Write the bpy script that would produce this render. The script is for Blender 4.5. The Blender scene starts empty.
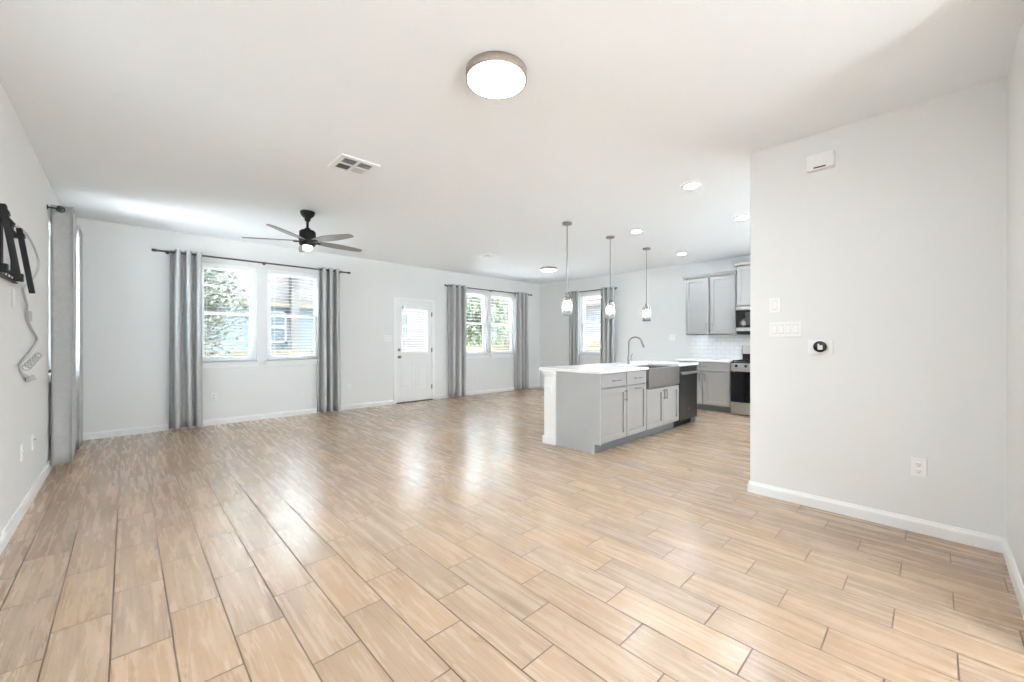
import bpy, bmesh, math, random
from mathutils import Vector, Matrix
random.seed(7)
PI = math.pi
SC = bpy.context.scene
COL = SC.collection

# ------------------------------------------------------------------ camera, world, sun, exposure
H = 1.22
TH = math.atan(385.5 / 403.8)
cam_d = bpy.data.cameras.new('camera')
cam_d.sensor_width = 36.0
cam_d.lens = 36.0 * 403.8 / 1024.0
cam_d.clip_start = 0.02
cam_d.shift_y = 0.0004
cam = bpy.data.objects.new('camera', cam_d)
COL.objects.link(cam)
cam.location = (0, 0, H)
cam.rotation_euler = (PI / 2, 0, -TH)
SC.camera = cam

w = bpy.data.worlds.new('world'); SC.world = w
w.use_nodes = True
bgn = w.node_tree.nodes['Background']
bgn.inputs['Color'].default_value = (0.75, 0.885, 1.0, 1)
bgn.inputs['Strength'].default_value = 7.0

sun_d = bpy.data.lights.new('sun', 'SUN'); sun_d.energy = 32.0; sun_d.angle = math.radians(2)
sun_d.color = (0.92, 0.97, 1.0)
sun = bpy.data.objects.new('sun', sun_d); COL.objects.link(sun)
sun.rotation_euler = Vector((0.10, 0.26, -0.96)).to_track_quat('-Z', 'Y').to_euler()
sun.location = (0, -6, 12)

SC.view_settings.view_transform = 'Standard'
SC.view_settings.look = 'None'
SC.view_settings.gamma = 1.0
SC.view_settings.use_curve_mapping = False
SC.view_settings.exposure = 1.44
SC.cycles.use_denoising = True
SC.cycles.max_bounces = 14
SC.cycles.diffuse_bounces = 8
SC.cycles.glossy_bounces = 5
SC.cycles.transparent_max_bounces = 24
SC.cycles.caustics_reflective = False
SC.cycles.caustics_refractive = False
SC.cycles.sample_clamp_indirect = 6.0

LAMP_DISC = 45.0      # emission of the flush ceiling lights
LAMP_CAN = 130.0       # emission of the recessed lights
HALL_FILL = 12.0      # added fill lamp in the unseen hall behind the camera (watts)

# ------------------------------------------------------------------ node helpers
def new_mat(name):
    m = bpy.data.materials.new(name); m.use_nodes = True
    return m, m.node_tree.nodes, m.node_tree.links, m.node_tree.nodes['Principled BSDF']

def flat(name, col, rough=0.5, metal=0.0, noise=0.0, nscale=20.0, bump=0.0, bscale=200.0, spec=0.5, stretch=None):
    m, N, L, b = new_mat(name)
    b.inputs['Roughness'].default_value = rough
    b.inputs['Metallic'].default_value = metal
    b.inputs['Specular IOR Level'].default_value = spec
    tc = N.new('ShaderNodeTexCoord')
    src = tc.outputs['Object']
    if stretch:
        mp = N.new('ShaderNodeMapping'); mp.inputs['Scale'].default_value = stretch
        L.new(src, mp.inputs['Vector']); src = mp.outputs['Vector']
    if noise > 0:
        n = N.new('ShaderNodeTexNoise'); n.inputs['Scale'].default_value = nscale; n.inputs['Detail'].default_value = 4
        L.new(src, n.inputs['Vector'])
        r = N.new('ShaderNodeValToRGB')
        r.color_ramp.elements[0].position = 0.3; r.color_ramp.elements[1].position = 0.7
        lo = [max(0, c * (1 - noise)) for c in col]; hi = [min(1, c * (1 + noise)) for c in col]
        r.color_ramp.elements[0].color = (*lo, 1); r.color_ramp.elements[1].color = (*hi, 1)
        L.new(n.outputs['Fac'], r.inputs['Fac']); L.new(r.outputs['Color'], b.inputs['Base Color'])
    else:
        b.inputs['Base Color'].default_value = (*col, 1)
    if bump > 0:
        n2 = N.new('ShaderNodeTexNoise'); n2.inputs['Scale'].default_value = bscale; n2.inputs['Detail'].default_value = 3
        L.new(src, n2.inputs['Vector'])
        bp = N.new('ShaderNodeBump'); bp.inputs['Strength'].default_value = bump; bp.inputs['Distance'].default_value = 0.002
        L.new(n2.outputs['Fac'], bp.inputs['Height']); L.new(bp.outputs['Normal'], b.inputs['Normal'])
    return m

def emit(name, col, s):
    m = bpy.data.materials.new(name); m.use_nodes = True
    N = m.node_tree.nodes; L = m.node_tree.links
    for n in list(N): N.remove(n)
    o = N.new('ShaderNodeOutputMaterial'); e = N.new('ShaderNodeEmission')
    e.inputs['Color'].default_value = (*col, 1); e.inputs['Strength'].default_value = s
    L.new(e.outputs[0], o.inputs['Surface'])
    return m

def glass(name, tint=(1, 1, 1), gl=1.0, haze=0.0):
    m = bpy.data.materials.new(name); m.use_nodes = True
    N = m.node_tree.nodes; L = m.node_tree.links
    for n in list(N): N.remove(n)
    o = N.new('ShaderNodeOutputMaterial'); t = N.new('ShaderNodeBsdfTransparent'); g = N.new('ShaderNodeBsdfGlossy')
    t.inputs['Color'].default_value = (*tint, 1); g.inputs['Roughness'].default_value = 0.02
    f = N.new('ShaderNodeFresnel'); f.inputs['IOR'].default_value = 1.45
    mu = N.new('ShaderNodeMath'); mu.operation = 'MULTIPLY'; mu.inputs[1].default_value = gl
    mx = N.new('ShaderNodeMixShader')
    L.new(f.outputs[0], mu.inputs[0]); L.new(mu.outputs[0], mx.inputs['Fac'])
    L.new(t.outputs[0], mx.inputs[1]); L.new(g.outputs[0], mx.inputs[2])
    out = mx.outputs[0]
    if haze > 0:
        d = N.new('ShaderNodeBsdfTranslucent'); d.inputs['Color'].default_value = (1, 1, 1, 1)
        m2 = N.new('ShaderNodeMixShader'); m2.inputs['Fac'].default_value = haze
        L.new(out, m2.inputs[1]); L.new(d.outputs[0], m2.inputs[2]); out = m2.outputs[0]
    L.new(out, o.inputs['Surface'])
    return m

def math_node(N, L, op, a, b=None):
    n = N.new('ShaderNodeMath'); n.operation = op
    for i, v in enumerate((a, b)):
        if v is None: continue
        if isinstance(v, (int, float)): n.inputs[i].default_value = v
        else: L.new(v, n.inputs[i])
    return n.outputs[0]

TW, TL, X0, Y0 = 0.1845, 0.56, -0.046, 1.62 + 0.0
def floor_material():
    m, N, L, b = new_mat('wood_look_tile')
    g = N.new('ShaderNodeNewGeometry')
    s = N.new('ShaderNodeSeparateXYZ'); L.new(g.outputs['Position'], s.inputs[0])
    x = math_node(N, L, 'SUBTRACT', s.outputs['X'], X0)
    u = math_node(N, L, 'DIVIDE', x, TW)
    ix = math_node(N, L, 'FLOOR', u)
    fx = math_node(N, L, 'FRACT', u)
    # each column starts a third of a tile further on
    off = math_node(N, L, 'MULTIPLY', ix, TL / 3)
    y = math_node(N, L, 'SUBTRACT', s.outputs['Y'], off)
    y = math_node(N, L, 'SUBTRACT', y, 1.62)
    v = math_node(N, L, 'DIVIDE', y, TL)
    iy = math_node(N, L, 'FLOOR', v)
    fy = math_node(N, L, 'FRACT', v)
    dx = math_node(N, L, 'MULTIPLY', math_node(N, L, 'MINIMUM', fx, math_node(N, L, 'SUBTRACT', 1.0, fx)), TW)
    dy = math_node(N, L, 'MULTIPLY', math_node(N, L, 'MINIMUM', fy, math_node(N, L, 'SUBTRACT', 1.0, fy)), TL)
    d = math_node(N, L, 'MINIMUM', dx, dy)
    mr = N.new('ShaderNodeMapRange'); mr.inputs['From Min'].default_value = 0.0020; mr.inputs['From Max'].default_value = 0.0040
    mr.inputs['To Min'].default_value = 1.0; mr.inputs['To Max'].default_value = 0.0
    L.new(d, mr.inputs['Value']); grout = mr.outputs['Result']
    cid = N.new('ShaderNodeCombineXYZ'); L.new(ix, cid.inputs[0]); L.new(iy, cid.inputs[1])
    wn = N.new('ShaderNodeTexWhiteNoise'); wn.noise_dimensions = '2D'; L.new(cid.outputs[0], wn.inputs['Vector'])
    sw = N.new('ShaderNodeSeparateColor'); L.new(wn.outputs['Color'], sw.inputs[0])
    # grain coordinates, shifted per tile
    def coords(sx, sy):
        c = N.new('ShaderNodeCombineXYZ')
        L.new(math_node(N, L, 'ADD', math_node(N, L, 'MULTIPLY', s.outputs['X'], sx), math_node(N, L, 'MULTIPLY', sw.outputs[0], 37.0)), c.inputs[0])
        L.new(math_node(N, L, 'ADD', math_node(N, L, 'MULTIPLY', s.outputs['Y'], sy), math_node(N, L, 'MULTIPLY', sw.outputs[1], 53.0)), c.inputs[1])
        L.new(math_node(N, L, 'MULTIPLY', sw.outputs[2], 11.0), c.inputs[2])
        return c.outputs[0]
    def noise(vec, det, rough=0.6, dist=0.0):
        n = N.new('ShaderNodeTexNoise'); n.inputs['Scale'].default_value = 1.0; n.inputs['Detail'].default_value = det
        n.inputs['Roughness'].default_value = rough; n.inputs['Distortion'].default_value = dist
        L.new(vec, n.inputs['Vector']); return n.outputs['Fac']
    fine = noise(coords(210, 5), 3)
    streak = noise(coords(95, 1.3), 4, 0.6, 0.15)
    mid = noise(coords(30, 2.0), 5, 0.62, 0.35)
    blot = noise(coords(8, 1.7), 3, 0.55, 0.3)
    r = N.new('ShaderNodeValToRGB'); e = r.color_ramp.elements
    e[0].position = 0.31; e[0].color = FLOOR_DARK
    e[1].position = 0.63; e[1].color = FLOOR_LIGHT
    k = e.new(0.46); k.color = FLOOR_MID
    t1 = math_node(N, L, 'ADD', math_node(N, L, 'MULTIPLY', mid, 0.27), math_node(N, L, 'MULTIPLY', streak, 0.30))
    t2 = math_node(N, L, 'MULTIPLY', blot, 0.27)
    t3 = math_node(N, L, 'MULTIPLY', fine, 0.16)
    t4 = math_node(N, L, 'MULTIPLY', math_node(N, L, 'SUBTRACT', wn.outputs['Value'], 0.5), 0.09)
    tot = math_node(N, L, 'ADD', math_node(N, L, 'ADD', t1, t2), math_node(N, L, 'ADD', t3, t4))
    L.new(tot, r.inputs['Fac'])
    # rusty knots
    kn = noise(coords(16, 5), 2, 0.5, 1.0)
    km = N.new('ShaderNodeMapRange'); km.inputs['From Min'].default_value = 0.66; km.inputs['From Max'].default_value = 0.80
    km.inputs['To Max'].default_value = 0.55
    L.new(kn, km.inputs['Value'])
    mk = N.new('ShaderNodeMix'); mk.data_type = 'RGBA'
    L.new(km.outputs['Result'], mk.inputs['Factor']); L.new(r.outputs['Color'], mk.inputs[6]); mk.inputs[7].default_value = (0.30, 0.165, 0.085, 1)
    hv = N.new('ShaderNodeHueSaturation')
    L.new(mk.outputs[2], hv.inputs['Color'])
    L.new(math_node(N, L, 'ADD', 0.94, math_node(N, L, 'MULTIPLY', sw.outputs[2], 0.12)), hv.inputs['Value'])
    L.new(math_node(N, L, 'ADD', 0.92, math_node(N, L, 'MULTIPLY', sw.outputs[0], 0.2)), hv.inputs['Saturation'])
    mg = N.new('ShaderNodeMix'); mg.data_type = 'RGBA'
    L.new(grout, mg.inputs['Factor']); L.new(hv.outputs['Color'], mg.inputs[6]); mg.inputs[7].default_value = (0.12, 0.075, 0.05, 1)
    L.new(mg.outputs[2], b.inputs['Base Color'])
    rg = math_node(N, L, 'ADD', 0.19, math_node(N, L, 'MULTIPLY', mid, 0.16))
    rg = math_node(N, L, 'ADD', rg, math_node(N, L, 'MULTIPLY', grout, 0.4))
    L.new(rg, b.inputs['Roughness'])
    b.inputs['Specular IOR Level'].default_value = 0.5
    L.new(math_node(N, L, 'MULTIPLY', math_node(N, L, 'SUBTRACT', 1.0, grout), 0.30), b.inputs['Coat Weight']); b.inputs['Coat Roughness'].default_value = 0.26; b.inputs['Coat IOR'].default_value = 1.5
    hgt = math_node(N, L, 'SUBTRACT', math_node(N, L, 'MULTIPLY', fine, 0.12), grout)
    bp = N.new('ShaderNodeBump'); bp.inputs['Strength'].default_value = 0.25; bp.inputs['Distance'].default_value = 0.002
    L.new(hgt, bp.inputs['Height']); L.new(bp.outputs['Normal'], b.inputs['Normal'])
    return m
FLOOR_DARK = (0.265, 0.175, 0.113, 1); FLOOR_MID = (0.44, 0.306, 0.202, 1); FLOOR_LIGHT = (0.51, 0.376, 0.264, 1)

def brick_mat(name, c1, c2, mortar, scale, bw, rh, ms, rough, axes='YZ', bump=0.3):
    m, N, L, b = new_mat(name)
    g = N.new('ShaderNodeNewGeometry'); s = N.new('ShaderNodeSeparateXYZ'); L.new(g.outputs['Position'], s.inputs[0])
    c = N.new('ShaderNodeCombineXYZ')
    L.new(s.outputs[axes[0]], c.inputs[0]); L.new(s.outputs[axes[1]], c.inputs[1])
    br = N.new('ShaderNodeTexBrick'); L.new(c.outputs[0], br.inputs['Vector'])
    br.inputs['Color1'].default_value = (*c1, 1); br.inputs['Color2'].default_value = (*c2, 1); br.inputs['Mortar'].default_value = (*mortar, 1)
    br.inputs['Scale'].default_value = scale; br.inputs['Brick Width'].default_value = bw; br.inputs['Row Height'].default_value = rh
    br.inputs['Mortar Size'].default_value = ms
    L.new(br.outputs['Color'], b.inputs['Base Color']); b.inputs['Roughness'].default_value = rough
    if bump:
        bp = N.new('ShaderNodeBump'); bp.inputs['Strength'].default_value = bump; bp.inputs['Distance'].default_value = 0.002; bp.invert = True
        L.new(br.outputs['Fac'], bp.inputs['Height']); L.new(bp.outputs['Normal'], b.inputs['Normal'])
    return m

M = {}
M['floor'] = floor_material()
M['wall'] = flat('wall_paint', (0.775, 0.775, 0.765), 0.6, bump=0.12, bscale=160, spec=0.3)
M['ceiling'] = flat('ceiling_paint', (0.87, 0.895, 0.925), 0.7, bump=0.25, bscale=120, spec=0.2)
M['trim'] = flat('white_trim_paint', (0.86, 0.86, 0.85), 0.35, noise=0.01, nscale=6)
M['door'] = flat('white_door_paint', (0.83, 0.83, 0.82), 0.35, noise=0.01, nscale=6)
M['vinyl'] = flat('white_vinyl', (0.88, 0.88, 0.88), 0.35, noise=0.01, nscale=6)
M['slat'] = flat('white_slat', (0.87, 0.87, 0.86), 0.4, noise=0.01, nscale=6)
M['plate'] = flat('white_plastic', (0.86, 0.86, 0.85), 0.35, noise=0.01, nscale=30)
M['rocker'] = flat('rocker_outline_shade', (0.66, 0.66, 0.65), 0.35, noise=0.01, nscale=30)  # greyer frame colour stands in for shade in the gap around each rocker
M['slot'] = flat('dark_slot', (0.03, 0.03, 0.03), 0.6, noise=0.1, nscale=30)
M['cabinet'] = flat('grey_cabinet_paint', (0.35, 0.338, 0.325), 0.4, noise=0.015, nscale=8)
M['panel'] = flat('grey_end_panel_paint', (0.434, 0.439, 0.434), 0.42, noise=0.02, nscale=5)
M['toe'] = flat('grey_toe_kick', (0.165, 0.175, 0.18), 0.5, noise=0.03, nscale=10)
M['quartz'] = flat('white_quartz', (0.90, 0.895, 0.885), 0.16, noise=0.015, nscale=40)
M['nickel'] = flat('brushed_nickel', (0.275, 0.265, 0.25), 0.32, 1.0, noise=0.05, nscale=60)
M['handle'] = flat('satin_handle_metal', (0.252, 0.246, 0.24), 0.32, 1.0, noise=0.05, nscale=60)
M['steel'] = flat('stainless_steel', (0.52, 0.50, 0.48), 0.34, 1.0, noise=0.12, nscale=10, stretch=(1, 1, 30))
M['apron'] = flat('stainless_apron', (0.331, 0.302, 0.281), 0.30, 1.0, noise=0.10, nscale=6, stretch=(30, 1, 1))
M['darksteel'] = flat('dark_slate_steel', (0.0468, 0.0457, 0.044), 0.30, 0.7, noise=0.08, nscale=8, stretch=(1, 1, 20))
M['black'] = flat('black_metal', (0.008, 0.008, 0.008), 0.5, 0.0, noise=0.1, nscale=20, spec=0.25)
M['blackgloss'] = flat('black_glass', (0.008, 0.008, 0.009), 0.06, noise=0.1, nscale=20)
M['fanbody'] = flat('oil_rubbed_black', (0.010, 0.0095, 0.009), 0.45, 0.0, noise=0.1, nscale=20, spec=0.3)
M['blade'] = flat('driftwood_blade', (0.26, 0.245, 0.205), 0.35, noise=0.08, nscale=10, stretch=(1, 8, 1))
M['rod'] = flat('curtain_rod_metal', (0.09, 0.085, 0.085), 0.4, 0.7, noise=0.1, nscale=20)
M['grommet'] = flat('dark_grommet_metal', (0.10, 0.10, 0.10), 0.3, 0.9, noise=0.1, nscale=20)
M['curtain'] = flat('grey_curtain_fabric', (0.50, 0.50, 0.495), 0.85, noise=0.05, nscale=30, bump=0.3, bscale=500, spec=0.15)
M['pane'] = glass('window_glass', (0.98, 0.99, 0.99), 0.8)
M['shade'] = glass('crackle_glass_shade', (0.97, 0.97, 0.97), 1.0, haze=0.22)
M['bulb'] = emit('bulb_glow', (1.0, 0.95, 0.88), 12.0)
M['disc'] = emit('ceiling_light_diffuser', (0.78, 0.90, 1.0), LAMP_DISC)
M['disc2'] = emit('ceiling_light_diffuser_far', (0.84, 0.93, 1.0), 7.0)
M['can'] = emit('recessed_light_lens', (0.78, 0.90, 1.0), LAMP_CAN)
M['discring'] = flat('wood_tone_ring', (0.42, 0.345, 0.29), 0.4, 0.5, noise=0.12, nscale=30)
M['cable'] = flat('white_cable', (0.46, 0.46, 0.455), 0.45, noise=0.02, nscale=30)
M['subway'] = brick_mat('white_subway_tile', (0.84, 0.84, 0.835), (0.82, 0.82, 0.815), (0.58, 0.58, 0.57), 1.0, 0.152, 0.076, 0.0022, 0.10)
M['threshold'] = flat('bronze_threshold', (0.10, 0.07, 0.055), 0.5, 0.4, noise=0.1, nscale=20)
# outside
M['grass'] = flat('pale_gravel_yard', (0.78, 0.78, 0.77), 0.9, noise=0.10, nscale=4)
M['patio'] = flat('concrete_patio', (0.80, 0.80, 0.795), 0.85, noise=0.08, nscale=5)
M['fence'] = flat('cedar_fence', (0.0541, 0.037, 0.0171), 0.8, noise=0.25, nscale=6, stretch=(6, 6, 0.6))
M['fencegrey'] = flat('weathered_olive_fence', (0.0306, 0.0258, 0.0118), 0.85, noise=0.2, nscale=6, stretch=(0.6, 6, 6))
def siding(name, c, axes, row=0.16):
    return brick_mat(name, c, tuple(k * 0.98 for k in c), tuple(k * 0.72 for k in c), 1.0, 50.0, row, 0.012, 0.7, axes, 0.3)
M['siding_pink'] = siding('pale_pink_siding', (0.0892, 0.0748, 0.0706), 'XZ')
M['siding_rose'] = siding('rose_front_siding', (0.0286, 0.0214, 0.0204), 'XZ')
M['siding_blue'] = siding('pale_blue_siding', (0.0208, 0.0275, 0.0308), 'XZ')
M['siding_grey'] = siding('grey_siding', (0.0765, 0.0747, 0.0729), 'YZ')
M['tan'] = flat('tan_trim', (0.0562, 0.047, 0.0282), 0.7, noise=0.05, nscale=5)
M['stone'] = brick_mat('tan_stone_pier', (0.022, 0.019, 0.0159), (0.0185, 0.0159, 0.0137), (0.0282, 0.0256, 0.0229), 1.0, 0.25, 0.09, 0.008, 0.8, 'XZ', 0.4)
M['house_trim'] = flat('house_window_trim', (0.0723, 0.0723, 0.0706), 0.5, noise=0.02, nscale=6)
M['roof'] = flat('grey_shingles', (0.30, 0.28, 0.27), 0.9, noise=0.2, nscale=30)
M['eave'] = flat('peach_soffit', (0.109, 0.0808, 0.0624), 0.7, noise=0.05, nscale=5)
M['farglass'] = flat('dark_house_window', (0.012, 0.018, 0.020), 0.15, noise=0.2, nscale=3)
M['leaf'] = flat('pale_leaf', (0.0272, 0.0328, 0.0176), 0.6, noise=0.35, nscale=3)
M['leafdark'] = flat('dark_leaf', (0.0331, 0.0408, 0.0214), 0.6, noise=0.4, nscale=3)
M['leafgreen'] = flat('bright_leaf', (0.041, 0.0536, 0.0218), 0.6, noise=0.4, nscale=2)
M['bark'] = flat('grey_bark', (0.17, 0.135, 0.11), 0.9, noise=0.3, nscale=20)

# ------------------------------------------------------------------ mesh helpers
class MB:
    """collects shapes and links them as one mesh object"""
    def __init__(s): s.bm = bmesh.new()
    def box(s, x0, x1, y0, y1, z0, z1, bev=0.0, seg=2):
        t = bmesh.new()
        bmesh.ops.create_cube(t, size=1.0)
        bmesh.ops.scale(t, vec=(abs(x1 - x0), abs(y1 - y0), abs(z1 - z0)), verts=t.verts)
        bmesh.ops.translate(t, vec=((x0 + x1) / 2, (y0 + y1) / 2, (z0 + z1) / 2), verts=t.verts)
        if bev > 0: bmesh.ops.bevel(t, geom=t.edges[:], offset=bev, segments=seg, affect='EDGES', profile=0.5)
        s._merge(t); return s
    def _merge(s, t, mat=None, smooth=False):
        if mat is not None: bmesh.ops.transform(t, matrix=mat, verts=t.verts)
        if smooth:
            for f in t.faces: f.smooth = True
        me = bpy.data.meshes.new('tmp'); t.to_mesh(me); t.free(); s.bm.from_mesh(me); bpy.data.meshes.remove(me)
    def lathe(s, prof, seg=32, mat=None, smooth=True):
        """prof: list of (r, z)"""
        t = bmesh.new(); rings = []
        for r, z in prof:
            if r < 1e-6: rings.append([t.verts.new((0, 0, z))])
            else: rings.append([t.verts.new((r * math.cos(2 * PI * i / seg), r * math.sin(2 * PI * i / seg), z)) for i in range(seg)])
        for a, b in zip(rings, rings[1:]):
            if len(a) == 1 and len(b) == 1: continue
            if len(a) == 1:
                for i in range(seg): t.faces.new((a[0], b[(i + 1) % seg], b[i]))
            elif len(b) == 1:
                for i in range(seg): t.faces.new((a[i], a[(i + 1) % seg], b[0]))
            else:
                for i in range(seg): t.faces.new((a[i], a[(i + 1) % seg], b[(i + 1) % seg], b[i]))
        bmesh.ops.recalc_face_normals(t, faces=t.faces)
        s._merge(t, mat, smooth); return s
    def cyl(s, p0, p1, r, seg=20, r2=None):
        p0 = Vector(p0); p1 = Vector(p1); d = p1 - p0; l = d.length
        q = d.to_track_quat('Z', 'Y').to_matrix().to_4x4(); q.translation = p0
        r2 = r if r2 is None else r2
        return s.lathe([(0, 0), (r, 0), (r2, l), (0, l)], seg, q, False)
    def tube(s, pts, r, seg=10, closed=False):
        pts = [Vector(p) for p in pts]; t = bmesh.new(); n = len(pts); rings = []
        up = Vector((0, 0, 1)); nrm = None
        for i, p in enumerate(pts):
            a = pts[i - 1] if i > 0 else (pts[-1] if closed else pts[0]); b = pts[(i + 1) % n] if (i < n - 1 or closed) else pts[-1]
            d = (b - a).normalized()
            if nrm is None:
                nrm = d.cross(up)
                if nrm.length < 1e-4: nrm = d.cross(Vector((1, 0, 0)))
            nrm = (nrm - d * nrm.dot(d)).normalized(); bi = d.cross(nrm)
            rr = r[i] if isinstance(r, (list, tuple)) else r
            rings.append([t.verts.new(p + (nrm * math.cos(2 * PI * k / seg) + bi * math.sin(2 * PI * k / seg)) * rr) for k in range(seg)])
        m = n if closed else n - 1
        for i in range(m):
            a = rings[i]; b = rings[(i + 1) % n]
            for k in range(seg): t.faces.new((a[k], a[(k + 1) % seg], b[(k + 1) % seg], b[k]))
        if not closed:
            t.faces.new(rings[0][::-1]); t.faces.new(rings[-1])
        bmesh.ops.recalc_face_normals(t, faces=t.faces)
        s._merge(t, None, True); return s
    def prism(s, poly, z0, z1, mat=None, bev=0.0):
        t = bmesh.new(); a = [t.verts.new((x, y, z0)) for x, y in poly]; b = [t.verts.new((x, y, z1)) for x, y in poly]; n = len(poly)
        t.faces.new(a[::-1]); t.faces.new(b)
        for i in range(n): t.faces.new((a[i], a[(i + 1) % n], b[(i + 1) % n], b[i]))
        bmesh.ops.recalc_face_normals(t, faces=t.faces)
        if bev > 0: bmesh.ops.bevel(t, geom=t.edges[:], offset=bev, segments=2, affect='EDGES', profile=0.5)
        s._merge(t, mat); return s
    def xf(s, mat): bmesh.ops.transform(s.bm, matrix=mat, verts=s.bm.verts); return s
    def build(s, name, m, parent=None, origin=None):
        if origin is not None: bmesh.ops.translate(s.bm, vec=-Vector(origin), verts=s.bm.verts)
        me = bpy.data.meshes.new(name); s.bm.to_mesh(me); s.bm.free()
        me.materials.append(m); o = bpy.data.objects.new(name, me); COL.objects.link(o)
        if origin is not None: o.location = origin
        if parent is not None: o.parent = parent
        return o

def tag(o, label, cat, group=None):
    o['label'] = label; o['category'] = cat
    if group: o['group'] = group
    return o
def thing(name, label, cat, loc, rz=0.0, group=None):
    o = bpy.data.objects.new(name, None); COL.objects.link(o); o.empty_display_size = 0.1
    o.location = loc; o.rotation_euler = (0, 0, rz)
    return tag(o, label, cat, group)
def structure(o): o['kind'] = 'structure'; return o
def struct_root(name, loc=(0, 0, 0), rz=0.0):
    o = bpy.data.objects.new(name, None); COL.objects.link(o); o.location = loc; o.rotation_euler = (0, 0, rz); return structure(o)
def copy_thing(root, loc, rz=None, label=None):
    r = root.copy(); COL.objects.link(r); r.location = loc
    if rz is not None: r.rotation_euler = (0, 0, rz)
    if label: r['label'] = label
    for ch in list(root.children):
        c = ch.copy(); COL.objects.link(c); c.parent = r
        for g in list(ch.children):
            d = g.copy(); COL.objects.link(d); d.parent = c
    return r

# ------------------------------------------------------------------ room shell
CE = 2.743
XL, YB, XK, XP, YE = -0.535, 7.27, 7.97, 3.66, -0.285
YR = -3.6           # rear end of the hall behind the camera
WT = 0.15

structure(MB().box(XL - WT, XK + WT, YR - WT, YB + WT, -0.12, 0.0).build('floor', M['floor']))
structure(MB().box(XL - WT, XK + WT, YR - WT, YB + WT, CE, CE + 0.14).build('ceiling', M['ceiling']))

def wall(name, axis, pos, thick, u0, u1, z0, z1, holes=()):
    """axis 'x': plane x=pos, u is y;  axis 'y': plane y=pos, u is x.  thickness goes to pos+thick."""
    us = sorted(set([u0, u1] + [h[0] for h in holes] + [h[1] for h in holes]))
    zs = sorted(set([z0, z1] + [h[2] for h in holes] + [h[3] for h in holes]))
    mb = MB()
    a, b = min(pos, pos + thick), max(pos, pos + thick)
    for i in range(len(us) - 1):
        # merge vertical runs
        run = None
        for j in range(len(zs) - 1):
            cu, cz = (us[i] + us[i + 1]) / 2, (zs[j] + zs[j + 1]) / 2
            solid = not any(h[0] < cu < h[1] and h[2] < cz < h[3] for h in holes)
            if solid:
                run = [zs[j], zs[j + 1]] if run is None else [run[0], zs[j + 1]]
            if run and (not solid or j == len(zs) - 2):
                if axis == 'x': mb.box(a, b, us[i], us[i + 1], run[0], run[1])
                else: mb.box(us[i], us[i + 1], a, b, run[0], run[1])
                run = None
    return structure(mb.build(name, M['wall']))

WZ0, WZ1 = 0.915, 2.365
W1 = (0.74, 1.47); W2 = (1.60, 2.42); W3 = (5.38, 6.16); W4 = (6.26, 7.05)   # back wall windows
W5 = (5.29, 5.97)                                                         # kitchen wall (y range)
W6 = (5.82, 6.72)                                                         # left wall (y range)
W_FILL = (2.45, 3.25)                                         # left wall, beside the camera; unseen window added to brighten the room
DO = (3.80, 4.635)                                                        # door opening
wall('wall_back', 'y', YB, WT, XL - WT, XK + WT, 0, CE,
     [(*W1, WZ0, WZ1), (*W2, WZ0, WZ1), (*W3, WZ0, WZ1), (*W4, WZ0, WZ1), (*DO, 0, 2.04)])
wall('wall_left', 'x', XL, -WT, YR, YB, 0, CE, [(*W6, WZ0, WZ1), (*W_FILL, WZ0, WZ1)])
wall('wall_kitchen', 'x', XK, WT, YE, YB, 0, CE, [(*W5, WZ0, WZ1)])
wall('wall_right', 'x', XP, 0.12, YE, 1.035, 0, CE)
wall('wall_end', 'y', YE, -0.12, 2.55, XK, 0, CE, [(5.55, 6.75, 1.02, 2.15)])  # unseen opening added to let more daylight into the kitchen side
structure(MB().box(2.67, XK + WT, YR, YE - 0.12 - 0.001, -0.001, 0.004).build('floor_side_porch', M['patio']))
wall('wall_hall', 'x', 2.55, 0.12, YR, YE - 0.12, 0, CE)
wall('wall_rear', 'y', YR, -WT, XL - WT, 2.67, 0, CE, [(-0.10, 1.60, 0.85, 2.3)])  # unseen opening added as soft daylight fill from behind the camera
structure(MB().box(XL - WT, XK + WT, YR - WT - 2.6, YR - WT - 0.001, CE - 0.12, CE + 0.14).build('ceiling_sun_shield', M['ceiling']))  # unseen roof added to keep sun and high sky off the rear opening

# baseboards: profile with a rounded shoulder
def baseboard(name, p0, p1, nrm, h=0.088, t=0.016):
    p0 = Vector((*p0, 0)); p1 = Vector((*p1, 0)); n = Vector((*nrm, 0)); d = (p1 - p0).normalized()
    prof = [(0, 0), (t, 0), (t, h * 0.72), (t * 0.82, h * 0.82), (t * 0.55, h * 0.90), (t * 0.45, h), (0, h)]
    t_ = bmesh.new()
    A = [t_.verts.new(p0 + n * a + Vector((0, 0, b))) for a, b in prof]; B = [t_.verts.new(p1 + n * a + Vector((0, 0, b))) for a, b in prof]
    k = len(prof)
    for i in range(k): t_.faces.new((A[i], A[(i + 1) % k], B[(i + 1) % k], B[i]))
    t_.faces.new(A); t_.faces.new(B[::-1]); bmesh.ops.recalc_face_normals(t_, faces=t_.faces)
    mb = MB(); mb._merge(t_); return structure(mb.build(name, M['trim']))
baseboard('baseboard_left', (XL, YR + 0.02), (XL, YB), (1, 0))
baseboard('baseboard_back_left', (XL, YB), (3.762, YB), (0, -1))
baseboard('baseboard_back_right', (4.693, YB), (XK, YB), (0, -1))
baseboard('baseboard_kitchen', (XK, 3.30), (XK, YB), (-1, 0))
baseboard('baseboard_right', (XP, YE), (XP, 1.035), (-1, 0))
baseboard('baseboard_right_return', (XP - 0.0155, 1.0352), (XP + 0.12, 1.0352), (0, 1))
baseboard('baseboard_end', (2.55, YE), (XP, YE), (0, 1))

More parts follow.
